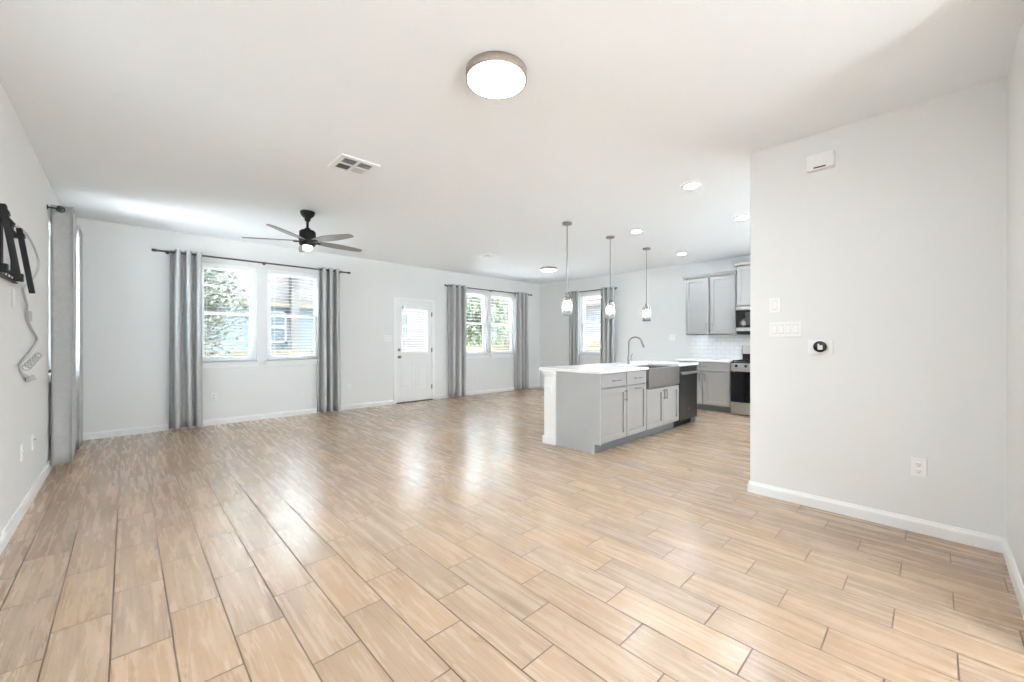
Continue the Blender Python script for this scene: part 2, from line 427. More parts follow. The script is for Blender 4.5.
# ------------------------------------------------------------------ windows.  local frame: x along wall, y = into the room is -y, z up
def window(name, loc, rz, wd, split=0.5):
    """root at the opening's left bottom corner on the inner wall face; local +y points outside"""
    h = WZ1 - WZ0
    r = struct_root(name, loc, rz)
    f = MB(); fw = 0.045; y0, y1 = 0.075, 0.14
    f.box(0, fw, y0, y1, 0, h, 0.004); f.box(wd - fw, wd, y0, y1, 0, h, 0.004)
    f.box(fw, wd - fw, y0, y1, 0, fw, 0.004); f.box(fw, wd - fw, y0, y1, h - fw, h, 0.004)
    f.build('window_frame', M['vinyl'], r)
    zm = h * split; sw = 0.036
    for nm, a, b, c0, c1 in (('upper_sash', zm - 0.02, h - fw, 0.112, 0.136), ('lower_sash', fw, zm + 0.02, 0.082, 0.108)):
        s = MB(); xa, xb = fw, wd - fw
        s.box(xa, xa + sw, c0, c1, a, b, 0.003); s.box(xb - sw, xb, c0, c1, a, b, 0.003)
        s.box(xa + sw, xb - sw, c0, c1, a, a + sw, 0.003); s.box(xa + sw, xb - sw, c0, c1, b - sw, b, 0.003)
        so = s.build(nm, M['vinyl'], r)
        MB().box(xa + sw - 0.004, xb - sw + 0.004, (c0 + c1) / 2 - 0.002, (c0 + c1) / 2 + 0.002, a + sw - 0.004, b - sw + 0.004).build('pane', M['pane'], so)
        if nm == 'lower_sash':
            MB().box(wd / 2 - 0.03, wd / 2 + 0.03, 0.078, 0.09, b - 0.012, b + 0.006, 0.002).build('sash_lock', M['plate'], so)
    return r
def sill(parent, x0, x1):
    s = MB(); s.box(x0, x1, -0.045, 0.075, -0.024, 0.0, 0.006); s.build('window_sill', M['trim'], parent)
    a = MB(); a.box(x0 + 0.02, x1 - 0.02, -0.016, -0.0005, -0.085, -0.024, 0.004); a.build('window_apron', M['trim'], parent)

def blind(name, label, loc, rz, wd, h, tilt, gap=0.050, drop=None, group='white slat blinds', y=0.04):
    """slat blind hung in a recess; local x along the window, y outward"""
    r = thing(name, label, 'blind', loc, rz, group)
    drop = h if drop is None else drop
    MB().box(0.004, wd - 0.004, y - 0.034, y + 0.024, h - 0.058, h - 0.002, 0.004).build('headrail', M['slat'], r)
    s = MB(); zb = h - drop + 0.03; z = zb + 0.03
    c, sn = math.cos(tilt), math.sin(tilt)
    while z < h - 0.075:
        t = bmesh.new()
        bmesh.ops.create_cube(t, size=1.0); bmesh.ops.scale(t, vec=(wd - 0.022, 0.048, 0.0026), verts=t.verts)
        s._merge(t, Matrix.Translation((wd / 2, y, z)) @ Matrix.Rotation(tilt, 4, 'X')); z += gap
    s.build('slats', M['slat'], r)
    MB().box(0.01, wd - 0.01, y - 0.025, y + 0.025, zb - 0.012, zb + 0.008, 0.004).build('bottom_rail', M['slat'], r)
    l = MB()
    for fx in (0.14, 0.86):
        for yy in (y - 0.024, y + 0.024): l.cyl((wd * fx, yy, zb), (wd * fx, yy, h - 0.05), 0.0011, 6)
    l.build('ladder_cord', M['slat'], r)
    return r

h_ = WZ1 - WZ0
wspec = [('window_1', (W1[0], YB, WZ0), 0, W1[1] - W1[0]), ('window_2', (W2[0], YB, WZ0), 0, W2[1] - W2[0]),
         ('window_3', (W3[0], YB, WZ0), 0, W3[1] - W3[0]), ('window_4', (W4[0], YB, WZ0), 0, W4[1] - W4[0]),
         ('window_5', (XK, W5[1], WZ0), -PI / 2, W5[1] - W5[0]), ('window_6', (XL, W6[0], WZ0), PI / 2, W6[1] - W6[0]),
         ('window_fill', (XL, W_FILL[0], WZ0), PI / 2, W_FILL[1] - W_FILL[0])]
for n_, l_, rz_, wd_ in wspec:
    r_ = window(n_, l_, rz_, wd_)
    sill(r_, -0.035, wd_ + 0.035)
bspec = [('left of the fan, window with the leafy tree', 0.05, 0.050), ('beside the right grey curtain, window facing the blue house', 0.05, 0.050),
         ('in the far pair of windows, left one', 0.0, 0.075), ('in the far pair of windows, right one by the corner', 0.0, 0.075),
         ('in the single kitchen window behind the pendants', 0.06, 0.050), (None, 0, 0), ('in the added fill window beside the camera', 0.35, 0.045)]
for (n_, l_, rz_, wd_), (lb, tl, gp) in zip(wspec, bspec):
    if lb is None: continue
    b_ = blind('window_blind', 'white slatted blind ' + lb, l_, rz_, wd_, h_, tl, gp, None if gp < 0.06 else h_)

# ------------------------------------------------------------------ entry door on the back wall
d_ = struct_root('door_1', (DO[0], YB, 0))
DW = DO[1] - DO[0]
cs = MB()
for a, b, c, e in ((-0.045, 0.012, 0, 2.085), (DW - 0.012, DW + 0.045, 0, 2.085), (0.012, DW - 0.012, 2.028, 2.085)):
    cs.box(a, b, -0.016, 0.0, c, e, 0.004)
cs.build('door_casing', M['trim'], d_)
jb = MB(); jb.box(0, 0.012, 0, WT, 0, 2.04); jb.box(DW - 0.012, DW, 0, WT, 0, 2.04); jb.box(0.012, DW - 0.012, 0, WT, 2.028, 2.04)
jb.build('door_jamb', M['trim'], d_)
LX0, LX1, LZ0, LZ1 = 0.135, DW - 0.135, 1.0, 1.90
sl = MB(); a0, a1, yA, yB_ = 0.015, DW - 0.015, 0.004, 0.048
sl.box(a0, LX0, yA, yB_, 0.022, 2.024, 0.003); sl.box(LX1, a1, yA, yB_, 0.022, 2.024, 0.003)
sl.box(LX0, LX1, yA, yB_, LZ1, 2.024); sl.box(LX0, LX1, yA, yB_, 0.022, LZ0)
so_ = sl.build('door_slab', M['door'], d_)
def raised(parent, x0, x1, z0, z1):
    m_ = MB(); w_ = 0.026
    m_.box(x0, x1, 0.001, 0.006, z1 - w_, z1, 0.002); m_.box(x0, x1, 0.001, 0.006, z0, z0 + w_, 0.002)
    m_.box(x0, x0 + w_, 0.001, 0.006, z0, z1, 0.002); m_.box(x1 - w_, x1, 0.001, 0.006, z0, z1, 0.002)
    m_.box(x0 + 0.055, x1 - 0.055, 0.002, 0.006, z0 + 0.055, z1 - 0.055, 0.002)
    return m_.build('raised_panel', M['door'], parent)
raised(so_, 0.10, DW / 2 - 0.03, 0.26, 0.82); raised(so_, DW / 2 + 0.03, DW - 0.10, 0.26, 0.82)
lf = MB(); q = 0.034
lf.box(LX0 - q, LX0 + 0.012, -0.012, 0.03, LZ0 - q, LZ1 + q, 0.006); lf.box(LX1 - 0.012, LX1 + q, -0.012, 0.03, LZ0 - q, LZ1 + q, 0.006)
lf.box(LX0, LX1, -0.012, 0.03, LZ1 - 0.012, LZ1 + q, 0.006); lf.box(LX0, LX1, -0.012, 0.03, LZ0 - q, LZ0 + 0.012, 0.006)
lo_ = lf.build('glass_frame', M['vinyl'], d_)
MB().box(LX0 + 0.01, LX1 - 0.01, 0.036, 0.04, LZ0 + 0.01, LZ1 - 0.01).build('pane', M['pane'], lo_)
MB().box(0.0, DW, -0.02, WT, 0.0, 0.020, 0.003).build('threshold', M['threshold'], d_)
kx = 0.075
ro = Matrix.Rotation(PI / 2, 4, 'X')
MB().lathe([(0, 0), (0.030, 0), (0.030, 0.006), (0.012, 0.010), (0.011, 0.03), (0.024, 0.038), (0.028, 0.050), (0.022, 0.064), (0, 0.068)], 24,
           Matrix.Translation((kx, 0.004, 0.915)) @ ro).build('door_knob', M['nickel'], d_)
MB().lathe([(0, 0), (0.030, 0), (0.030, 0.010), (0.012, 0.014), (0.011, 0.026), (0, 0.027)], 24,
           Matrix.Translation((kx, 0.004, 1.055)) @ ro).build('deadbolt', M['nickel'], d_)
for z in (0.28, 1.04, 1.78):
    hg = MB(); hg.cyl((DW - 0.014, -0.010, z - 0.045), (DW - 0.014, -0.010, z + 0.045), 0.009, 10); hg.box(DW - 0.030, DW - 0.002, -0.004, 0.003, z - 0.045, z + 0.045)
    hg.build('hinge', M['handle'], d_)
MB().box(0.004, 0.014, -0.014, -0.002, 1.66, 1.74, 0.002).build('strike_plate', M['handle'], d_)
blind('door_blind', 'white slatted blind on the glass half of the entry door', (DO[0] + LX0 - 0.01, YB - 0.014, LZ0 - 0.02), 0, LX1 - LX0 + 0.02, LZ1 - LZ0 + 0.04, 0.05, 0.050, None, 'white slat blinds', y=-0.026)

# ------------------------------------------------------------------ curtains and rods
def curtain(label, loc, rz, wd, folds, amp, ztop, zbot, seed, flare=1.06, phase=0.0):
    """local x along the rod, local y across it (0 = rod); rod at z = ztop-0.035"""
    rnd = random.Random(seed)
    r = thing('curtain', label, 'curtain', (loc[0], loc[1], 0), rz, 'grey grommet curtains')
    ph = [rnd.uniform(-0.25, 0.25) for _ in range(folds * 2 + 2)]
    nu = folds * 22; nz = 22
    t = bmesh.new(); grid = []
    P = wd / folds
    for j in range(nz + 1):
        k = j / nz; z = ztop + (zbot - ztop) * k; row = []
        for i in range(nu + 1):
            u = i / nu * folds
            lobe = int(u * 2) % len(ph)
            a = 2 * PI * u + phase
            s = math.sin(a) - 0.2
            v = math.copysign(abs(s) ** 0.55, s) * amp * (1 + 0.15 * k * ph[lobe] + 0.10 * k * math.sin(3.1 * k + seed))
            du = -0.055 * P * math.sin(2 * a) * (1 - 0.3 * k) + 0.10 * P * k * math.sin(a * 0.5 + seed)
            x = (i / nu * wd + du - wd / 2) * (1 + (flare - 1) * k) + wd / 2
            row.append(t.verts.new((x, v, z)))
        grid.append(row)
    for j in range(nz):
        for i in range(nu):
            f = t.faces.new((grid[j][i], grid[j][i + 1], grid[j + 1][i + 1], grid[j + 1][i])); f.smooth = True
    mb = MB(); mb._merge(t)
    o = mb.build('fabric', M['curtain'], r)
    sm = o.modifiers.new('thickness', 'SOLIDIFY'); sm.thickness = 0.003; sm.offset = 0
    # one ring where the cloth crosses the rod
    for n in range(folds * 2):
        x = (n + 0.5 * 0) * P / 2 - phase / (2 * PI) * P
        while x < 0.012: x += P / 2 * (folds * 2)
        if x > wd - 0.004: continue
        ring = [(x, 0.026 * math.cos(q * 2 * PI / 24), ztop - 0.035 + 0.026 * math.sin(q * 2 * PI / 24)) for q in range(24)]
        MB().tube(ring, 0.0055, 8, True).build('grommet', M['grommet'], r)
    return r
def rod(label, p0, p1, wall_dir, r=0.0125, brackets=(0.04, 0.96)):
    p0 = Vector(p0); p1 = Vector(p1); d = (p1 - p0); n = Vector(wall_dir)
    t = thing('curtain_rod', label, 'curtain rod', p0, 0, 'curtain rods')
    MB().cyl((0, 0, 0), d, r, 16).build('pole', M['rod'], t)
    dn = d.normalized()
    for a, b in ((Vector((0, 0, 0)), -dn), (d, dn)):
        q = b.to_track_quat('Z', 'Y').to_matrix().to_4x4(); q.translation = a
        MB().lathe([(0, 0), (r * 1.25, 0), (r * 1.45, 0.012), (r * 1.45, 0.04), (r * 1.1, 0.05), (0, 0.052)], 16, q).build('finial', M['rod'], t)
    for f in brackets:
        c = d * f
        bk = MB(); e = c + n
        bk.cyl(c + Vector((0, 0, -0.002)), e, 0.007, 10)
        q = (-n).to_track_quat('Z', 'Y').to_matrix().to_4x4(); q.translation = e
        bk.lathe([(0, 0), (0.022, 0), (0.022, 0.005), (0, 0.006)], 16, q)
        ring = [c + dn.cross(Vector((0, 0, 1))) * 0.017 * math.cos(k * PI / 8) + Vector((0, 0, 0.017 * math.sin(k * PI / 8))) for k in range(16)]
        bk.tube(ring, 0.004, 6, True)
        bk.build('bracket', M['rod'], t)
    return t
RO = 0.088
ZR = 2.425
ry = YB - RO
rod('dark curtain rod above the window pair beside the ceiling fan', (0.29, ry, ZR + 0.012), (2.83, ry, ZR + 0.012), (0, RO, 0), brackets=(0.045, 0.5, 0.955))
curtain('grey curtain panel left of the tree window', (0.425, ry), 0, 0.345, 3, 0.072, ZR + 0.047, 0.025, 3, 1.05)
curtain('grey curtain panel right of the window facing the blue house', (2.345, ry), 0, 0.325, 3, 0.072, ZR + 0.047, 0.02, 5, 1.05)
rod('dark curtain rod above the far window pair right of the door', (4.93, ry, ZR - 0.012), (7.52, ry, ZR - 0.012), (0, RO, 0), brackets=(0.035, 0.5, 0.97))
curtain('grey curtain panel just right of the white door', (4.99, ry), 0, 0.43, 3, 0.072, ZR + 0.023, 0.02, 8, 1.03)
curtain('grey curtain panel nearest the far room corner on the back wall', (7.0, ry), 0, 0.36, 3, 0.072, ZR + 0.023, 0.02, 11, 1.05)
rx = XK - RO
rod('dark curtain rod above the kitchen side window behind the pendants', (rx, 6.30, ZR - 0.015), (rx, 4.93, ZR - 0.015), (RO, 0, 0), brackets=(0.04, 0.96))
curtain('grey curtain panel left of the single kitchen window', (rx, 6.20), -PI / 2, 0.30, 3, 0.072, ZR + 0.02, 0.02, 14, 1.04)
curtain('grey curtain panel right of the single kitchen window', (rx, 5.28), -PI / 2, 0.36, 3, 0.072, ZR + 0.02, 0.02, 17, 1.04)
rxl = XL + 0.082
rod('dark curtain rod along the left wall by the television bracket', (rxl, 5.70, ZR + 0.05), (rxl, 7.08, ZR + 0.05), (-0.082, 0, 0), brackets=(0.012, 0.98))
curtain('grey curtain panel on the left wall, nearest the camera', (rxl, 5.70), PI / 2, 0.34, 2, 0.075, ZR + 0.085, 0.05, 21, 1.0, phase=-PI / 2)
curtain('grey curtain panel on the left wall, tucked in the room corner', (rxl, 6.56), PI / 2, 0.44, 3, 0.066, ZR + 0.085, 0.025, 25, 1.10, phase=-PI / 2)

# ------------------------------------------------------------------ ceiling fixtures
def disc_light(label, x, y, r, ring, lens):
    t = thing('flush_ceiling_light', label, 'ceiling light', (x, y, CE))
    MB().lathe([(r * 0.93, -0.0005), (r, -0.0005), (r, -0.046), (r * 0.985, -0.050), (r * 0.93, -0.046)], 48).build('ring', ring, t)
    MB().lathe([(r * 0.93, -0.040), (r * 0.93, -0.050), (r * 0.80, -0.056), (0, -0.060)], 48).build('diffuser', lens, t)
    return t
disc_light('large round flush ceiling light with wood tone ring, nearest the camera', 1.515, 1.715, 0.172, M['discring'], M['disc'])
disc_light('small round flush ceiling light near the far corner', 6.33, 5.53, 0.172, M['discring'], M['disc2'])

t0 = thing('recessed_light', 'recessed ceiling light nearest the camera, left of the right wall top edge', 'recessed light', (3.996, 1.649, CE), 0, 'recessed kitchen lights')
MB().lathe([(0.058, 0.0), (0.092, -0.0005), (0.092, -0.005), (0.080, -0.009), (0.060, -0.007)], 32).build('trim_ring', M['plate'], t0)
MB().lathe([(0.062, -0.003), (0.062, -0.0075), (0, -0.0085)], 32).build('lens', M['can'], t0)
for (x, y), lb in (((5.486, 1.642), 'recessed ceiling light beside the edge of the right wall'), ((5.103, 2.851), 'recessed ceiling light between the middle and right pendants'),
                   ((6.986, 3.037), 'recessed ceiling light above the grey wall cabinets')):
    copy_thing(t0, (x, y, CE), None, lb)

for (x, y), lb in (((5.10, 0.45), 'added recessed fill light, unseen kitchen part behind the right wall'), ((6.986, 1.642), 'added recessed fill light, unseen, above the range'),  # extra lights out of view, added to brighten the kitchen
                   ((6.986, 0.45), 'added recessed fill light, unseen kitchen corner behind the right wall')):
    copy_thing(t0, (x, y, CE), None, lb)

# pendants
def pendant(label, x, y):
    t = thing('pendant_light', label, 'pendant light', (x, y, CE), 0, 'glass pendants over the island')
    MB().lathe([(0, -0.0005), (0.062, -0.0005), (0.062, -0.016), (0.054, -0.024), (0.012, -0.028), (0, -0.028)], 32).build('canopy', M['nickel'], t)
    MB().cyl((0, 0, -0.026), (0, 0, -0.92), 0.0058, 12).build('rod', M['nickel'], t)
    s = MB(); s.lathe([(0, -0.90), (0.010, -0.90), (0.020, -0.925), (0.024, -0.95), (0.024, -1.005), (0, -1.005)], 24)
    s.lathe([(0.0, -0.968), (0.060, -0.968), (0.060, -0.974), (0.0, -0.974)], 32)
    s.build('socket', M['nickel'], t)
    MB().lathe([(0.0665, -0.965), (0.0665, -1.190), (0.0640, -1.190), (0.0640, -0.965), (0.0665, -0.965)], 40).build('glass_shade', M['shade'], t)
    MB().lathe([(0, -1.0), (0.014, -1.005), (0.020, -1.03), (0.030, -1.06), (0.031, -1.085), (0.022, -1.112), (0, -1.122)], 24).build('bulb', M['bulb'], t)
    return t
p0_ = pendant('clear glass pendant light, leftmost of three over the island', 4.10, 3.268)
copy_thing(p0_, (5.09, 3.262, CE), None, 'clear glass pendant light in the middle, before the kitchen curtain')
copy_thing(p0_, (6.16, 3.262, CE), None, 'clear glass pendant light, rightmost, nearest the wall cabinets')

# ceiling fan
fx, fy = 1.538, 5.089
fan = thing('ceiling_fan', 'black ceiling fan with five driftwood grey blades before the window', 'ceiling fan', (fx, fy, CE))
MB().lathe([(0, -0.0005), (0.078, -0.0005), (0.080, -0.014), (0.072, -0.040), (0.050, -0.066), (0.032, -0.078), (0.032, -0.10), (0.024, -0.115), (0, -0.115)], 36).build('canopy', M['fanbody'], fan)
MB().cyl((0, 0, -0.11), (0, 0, -0.215), 0.014, 16).build('downrod', M['fanbody'], fan)
MB().lathe([(0, -0.195), (0.030, -0.195), (0.034, -0.21), (0.072, -0.222), (0.088, -0.238), (0.090, -0.30), (0.086, -0.305), (0.086, -0.312), (0.090, -0.318),
            (0.090, -0.382), (0.078, -0.400), (0, -0.400)], 40).build('motor_housing', M['fanbody'], fan)
lk = MB().lathe([(0.050, -0.396), (0.050, -0.420), (0.046, -0.445), (0.034, -0.458), (0, -0.462)], 36).build('light_bowl', emit('fan_light_lens', (1.0, 0.98, 0.94), 1.6), fan)
MB().cyl((-0.052, 0.0, -0.40), (-0.052, 0.0, -0.470), 0.004, 10).build('pull_chain', M['plate'], fan)
for k in range(5):
    a = math.radians(6 + 72 * k)
    R_ = Matrix.Rotation(a, 4, 'Z')
    pts = []
    ln = [(0.10, 0.040), (0.16, 0.050), (0.26, 0.066), (0.40, 0.068), (0.55, 0.056), (0.64, 0.044), (0.672, 0.030), (0.682, 0.010)]
    up = [(r_, w_) for r_, w_ in ln]; lo = [(r_, -w_) for r_, w_ in reversed(ln)]
    b_ = MB(); b_.prism(up + lo, -0.004, 0.004, Matrix.Translation((0, 0, -0.345)) @ R_ @ Matrix.Rotation(math.radians(-10), 4, 'X'), 0.0015)
    bo = b_.build('blade', M['blade'], fan)
    i_ = MB(); i_.box(0.070, 0.15, -0.020, 0.020, -0.010, 0.002, 0.003); i_.xf(Matrix.Translation((0, 0, -0.352)) @ R_ @ Matrix.Rotation(math.radians(-10), 4, 'X'))
    i_.build('blade_iron', M['fanbody'], bo)

# ceiling vents
def vent(label, x, y, s):
    t = thing('ceiling_vent', label, 'air vent', (x, y, CE), 0, 'ceiling vents')
    hs = s / 2; fw = 0.045
    MB().box(-hs + fw * .6, hs - fw * .6, -hs + fw * .6, hs - fw * .6, -0.0022, -0.0006).build('backing', M['slot'], t)
    f = MB()
    f.box(-hs, hs, -hs, -hs + fw, -0.012, -0.0005, 0.003); f.box(-hs, hs, hs - fw, hs, -0.012, -0.0005, 0.003)
    f.box(-hs, -hs + fw, -hs + fw, hs - fw, -0.012, -0.0005, 0.003); f.box(hs - fw, hs, -hs + fw, hs - fw, -0.012, -0.0005, 0.003)
    f.box(-0.010, 0.010, -hs + fw, hs - fw, -0.012, -0.002); f.box(-hs + fw, hs - fw, -0.008, 0.008, -0.012, -0.002)
    f.build('frame', M['plate'], t)
    q = hs - fw
    for (x0, x1, y0, y1, dr, tl) in ((-q, -0.01, -q, -0.008, 'x', 0.42), (0.01, q, -q, -0.008, 'x', 0.42), (-q, -0.01, 0.008, q, 'y', -0.9), (0.01, q, 0.008, q, 'y', 0.7)):
        m_ = MB(); n = 6
        for i in range(n):
            tt = bmesh.new(); bmesh.ops.create_cube(tt, size=1)
            if dr == 'x':
                bmesh.ops.scale(tt, vec=(x1 - x0, 0.011, 0.0012), verts=tt.verts)
                mat = Matrix.Translation(((x0 + x1) / 2, y0 + (i + .5) * (y1 - y0) / n, -0.0085)) @ Matrix.Rotation(tl, 4, 'X')
            else:
                bmesh.ops.scale(tt, vec=(0.011, y1 - y0, 0.0012), verts=tt.verts)
                mat = Matrix.Translation((x0 + (i + .5) * (x1 - x0) / n, (y0 + y1) / 2, -0.0085)) @ Matrix.Rotation(tl, 4, 'Y')
            m_._merge(tt, mat)
        m_.build('louvers', M['plate'], t)
    return t
vent('square white ceiling vent between the fan and the near round light', 1.424, 3.475, 0.33)
vent('white ceiling vent in the far half of the ceiling, beyond the fan', 4.64, 5.46, 0.27)

# ------------------------------------------------------------------ wall plates. local: x along wall, -y toward the room
def plate_thing(name, label, cat, loc, rz, wd, h, group=None):
    t = thing(name, label, cat, loc, rz, group)
    MB().box(-wd / 2, wd / 2, -0.007, -0.0005, -h / 2, h / 2, 0.0025).build('cover_plate', M['plate'], t)
    return t
def outlet(label, loc, rz, group='wall outlets'):
    t = plate_thing('wall_outlet', label, 'outlet', loc, rz, 0.074, 0.118, group)
    for s in (-1, 1):
        c = MB(); q = Matrix.Translation((0, -0.007, s * 0.021)) @ Matrix.Rotation(PI / 2, 4, 'X')
        c.lathe([(0, 0), (0.0168, 0), (0.0160, 0.0022), (0, 0.0024)], 24, q); o = c.build('socket', M['plate'], t)
        k = MB(); z = s * 0.021
        k.box(-0.0075, -0.0050, -0.0102, -0.0090, z - 0.001, z + 0.007); k.box(0.0050, 0.0075, -0.0102, -0.0090, z - 0.001, z + 0.007)
        k.lathe([(0, 0), (0.0026, 0), (0, 0.0006)], 10, Matrix.Translation((0, -0.0094, z - 0.0085)) @ Matrix.Rotation(PI / 2, 4, 'X'))
        k.build('slots', M['slot'], o)
    return t
def switch(label, loc, rz, n, wd):
    t = plate_thing('light_switch', label, 'light switch', loc, rz, wd, 0.118, None)
    for i in range(n):
        x = (i - (n - 1) / 2) * 0.046
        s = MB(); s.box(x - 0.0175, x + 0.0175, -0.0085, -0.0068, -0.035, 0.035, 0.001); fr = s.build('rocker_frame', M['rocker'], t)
        r = MB(); r.prism([(-0.030, -0.0084), (0.030, -0.0084), (0.030, -0.010), (0.0, -0.0096), (-0.030, -0.0135)], x - 0.0150, x + 0.0150,
                         Matrix(((0, 0, 1, 0), (0, 1, 0, 0), (1, 0, 0, 0), (0, 0, 0, 1)))); r.build('rocker', M['plate'], fr)
    return t
RW = -PI / 2     # right wall faces -x
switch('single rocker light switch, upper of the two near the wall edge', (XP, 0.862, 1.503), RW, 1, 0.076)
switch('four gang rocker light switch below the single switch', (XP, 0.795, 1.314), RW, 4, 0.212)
outlet('white duplex outlet low on the right wall', (XP, 0.072, 0.415), RW)
th = plate_thing('thermostat', 'round black thermostat on a white backplate on the right wall', 'thermostat', (XP, 0.577, 1.180), RW, 0.146, 0.106)
MB().lathe([(0, 0), (0.040, 0), (0.040, 0.016), (0.036, 0.021), (0, 0.021)], 40, Matrix.Translation((0, -0.007, 0.002)) @ Matrix.Rotation(PI / 2, 4, 'X')).build('dial', M['blackgloss'], th)
g_ = MB(); g_.box(-0.012, 0.017, -0.0292, -0.0281, -0.020, 0.012, 0.0004); g_.box(-0.012, -0.002, -0.0292, -0.0281, 0.010, 0.022, 0.0004)
g_.build('lit_display', emit('thermostat_display', (0.95, 0.95, 0.93), 0.28), th)
ch = thing('door_chime', 'white door chime box high on the right wall', 'door chime', (XP, 0.572, 2.521), RW)
MB().box(-0.080, 0.080, -0.055, -0.0005, -0.056, 0.054, 0.004).build('cover', M['plate'], ch)
MB().box(-0.038, 0.034, -0.0556, -0.053, -0.050, -0.040, 0.0004).build('slot', M['slot'], ch)

outlet('white duplex outlet under the tree window', (0.925, YB, 0.415), 0)
outlet('white duplex outlet between the curtain and the door', (2.887, YB, 0.395), 0)
outlet('white duplex outlet under the far window pair', (5.80, YB, 0.415), 0)
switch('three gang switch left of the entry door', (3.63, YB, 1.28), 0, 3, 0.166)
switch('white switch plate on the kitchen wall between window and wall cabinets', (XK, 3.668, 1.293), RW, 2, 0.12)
LW = PI / 2      # left wall faces +x
outlet('white duplex outlet low on the left wall', (XL, 4.44, 0.44), LW)
cx_ = plate_thing('cable_jack', 'white cable jack plate nearer the curtain on the left wall', 'cable jack', (XL, 4.895, 0.43), LW, 0.074, 0.118)
MB().cyl((0, -0.007, 0.02), (0, -0.020, 0.02), 0.005, 12).build('connector', M['handle'], cx_)
plate_thing('cable_pass_plate', 'white cable plate just below the television bracket', 'cable plate', (XL, 4.13, 1.50), LW, 0.075, 0.118)

# ------------------------------------------------------------------ tv bracket and cable on the left wall
tv = thing('television_bracket', 'black steel television wall bracket without a television', 'tv bracket', (XL, 3.85, 1.6))
pl = MB()
for z in (0.345, 0.025):
    pl.box(0.001, 0.004, -0.50, 0.30, z - 0.028, z + 0.028); pl.box(0.004, 0.022, -0.50, 0.30, z + 0.022, z + 0.028); pl.box(0.004, 0.022, -0.50, 0.30, z - 0.028, z - 0.022)
pl.build('wall_rail', M['black'], tv)
vp = MB()
for y in (-0.06, 0.24, -0.40): vp.box(0.001, 0.006, y - 0.03, y + 0.03, 0.0, 0.37)
vp.build('rail_tie', M['black'], tv)
tab = MB()
for k in range(8): tab.box(0.0225, 0.0235, -0.46 + k * 0.09, -0.42 + k * 0.09, 0.010, 0.022)
tab.build('rail_marks', M['plate'], tv)
for y in (-0.30, 0.165):
    a_ = MB()
    # a U channel leaning out at its foot
    t_ = Matrix.Translation((0.030, y, 0.335 if y > 0 else 0.375)) @ Matrix.Rotation(math.radians(-7.5), 4, 'Y')
    a_.box(0, 0.004, -0.018, 0.018, -0.41, 0.0); a_.box(0.0, 0.024, -0.020, -0.016, -0.41, 0.0); a_.box(0.0, 0.024, 0.016, 0.020, -0.41, 0.0)
    a_.box(-0.02, 0.03, -0.021, 0.021, -0.06, -0.035); a_.xf(t_)
    a_.build('upright_arm', M['black'], tv)
    l_ = MB(); l_.box(0.015, 0.060, y - 0.02, y + 0.02, 0.0, 0.05, 0.004); l_.build('release_catch', M['black'], tv)

def smooth(pts, n=8):
    out = []
    P = [Vector(p) for p in pts]
    for i in range(len(P) - 1):
        a = P[max(i - 1, 0)]; b = P[i]; c = P[i + 1]; d = P[min(i + 2, len(P) - 1)]
        for k in range(n):
            t = k / n
            out.append(0.5 * ((2 * b) + (c - a) * t + (2 * a - 5 * b + 4 * c - d) * t * t + (3 * b - 3 * c + d - a) * t ** 3))
    out.append(P[-1]); return out
cb = thing('power_cable', 'white power cable dangling from the television bracket', 'cable', (XL, 4.2, 1.6))
cp = [(-0.505, 4.02, 1.955), (-0.495, 4.28, 1.955), (-0.485, 4.52, 1.90), (-0.48, 4.66, 1.82), (-0.485, 4.60, 1.72), (-0.49, 4.38, 1.64), (-0.495, 4.16, 1.58), (-0.505, 4.30, 1.53), (-0.515, 4.48, 1.48), (-0.52, 4.52, 1.40),
      (-0.522, 4.70, 1.33), (-0.522, 4.98, 1.25), (-0.522, 4.90, 1.19), (-0.522, 4.56, 1.12), (-0.522, 4.30, 1.07), (-0.522, 4.26, 1.035), (-0.518, 4.33, 1.0), (-0.514, 4.52, 0.965)]
MB().tube(smooth(cp), 0.007, 8).build('cord', M['cable'], cb).location = (0.535, -4.2, -1.6)
coil = []
for k in range(70):
    a = k / 69; coil.append((-0.505 + 0.020 * math.cos(a * 12 * PI), 4.33 + 0.62 * a, 1.03 + 0.085 * a + 0.024 * math.sin(a * 12 * PI)))
MB().tube(coil, 0.0035, 6).build('coiled_tie', M['cable'], cb).location = (0.535, -4.2, -1.6)
pg = MB(); pg.box(-0.524, -0.500, 4.50, 4.70, 0.925, 0.965, 0.008); pg.build('plug', M['cable'], cb).location = (0.535, -4.2, -1.6)
pr = MB(); pr.box(-0.520, -0.515, 4.70, 4.80, 0.950, 0.957); pr.box(-0.509, -0.504, 4.70, 4.80, 0.928, 0.935); pr.build('prongs', M['handle'], cb).location = (0.535, -4.2, -1.6)
tg = MB(); tg.box(-0.520, -0.516, 4.56, 4.72, 1.37, 1.445, 0.001); tg.build('paper_tag', M['cable'], cb).location = (0.535, -4.2, -1.6)

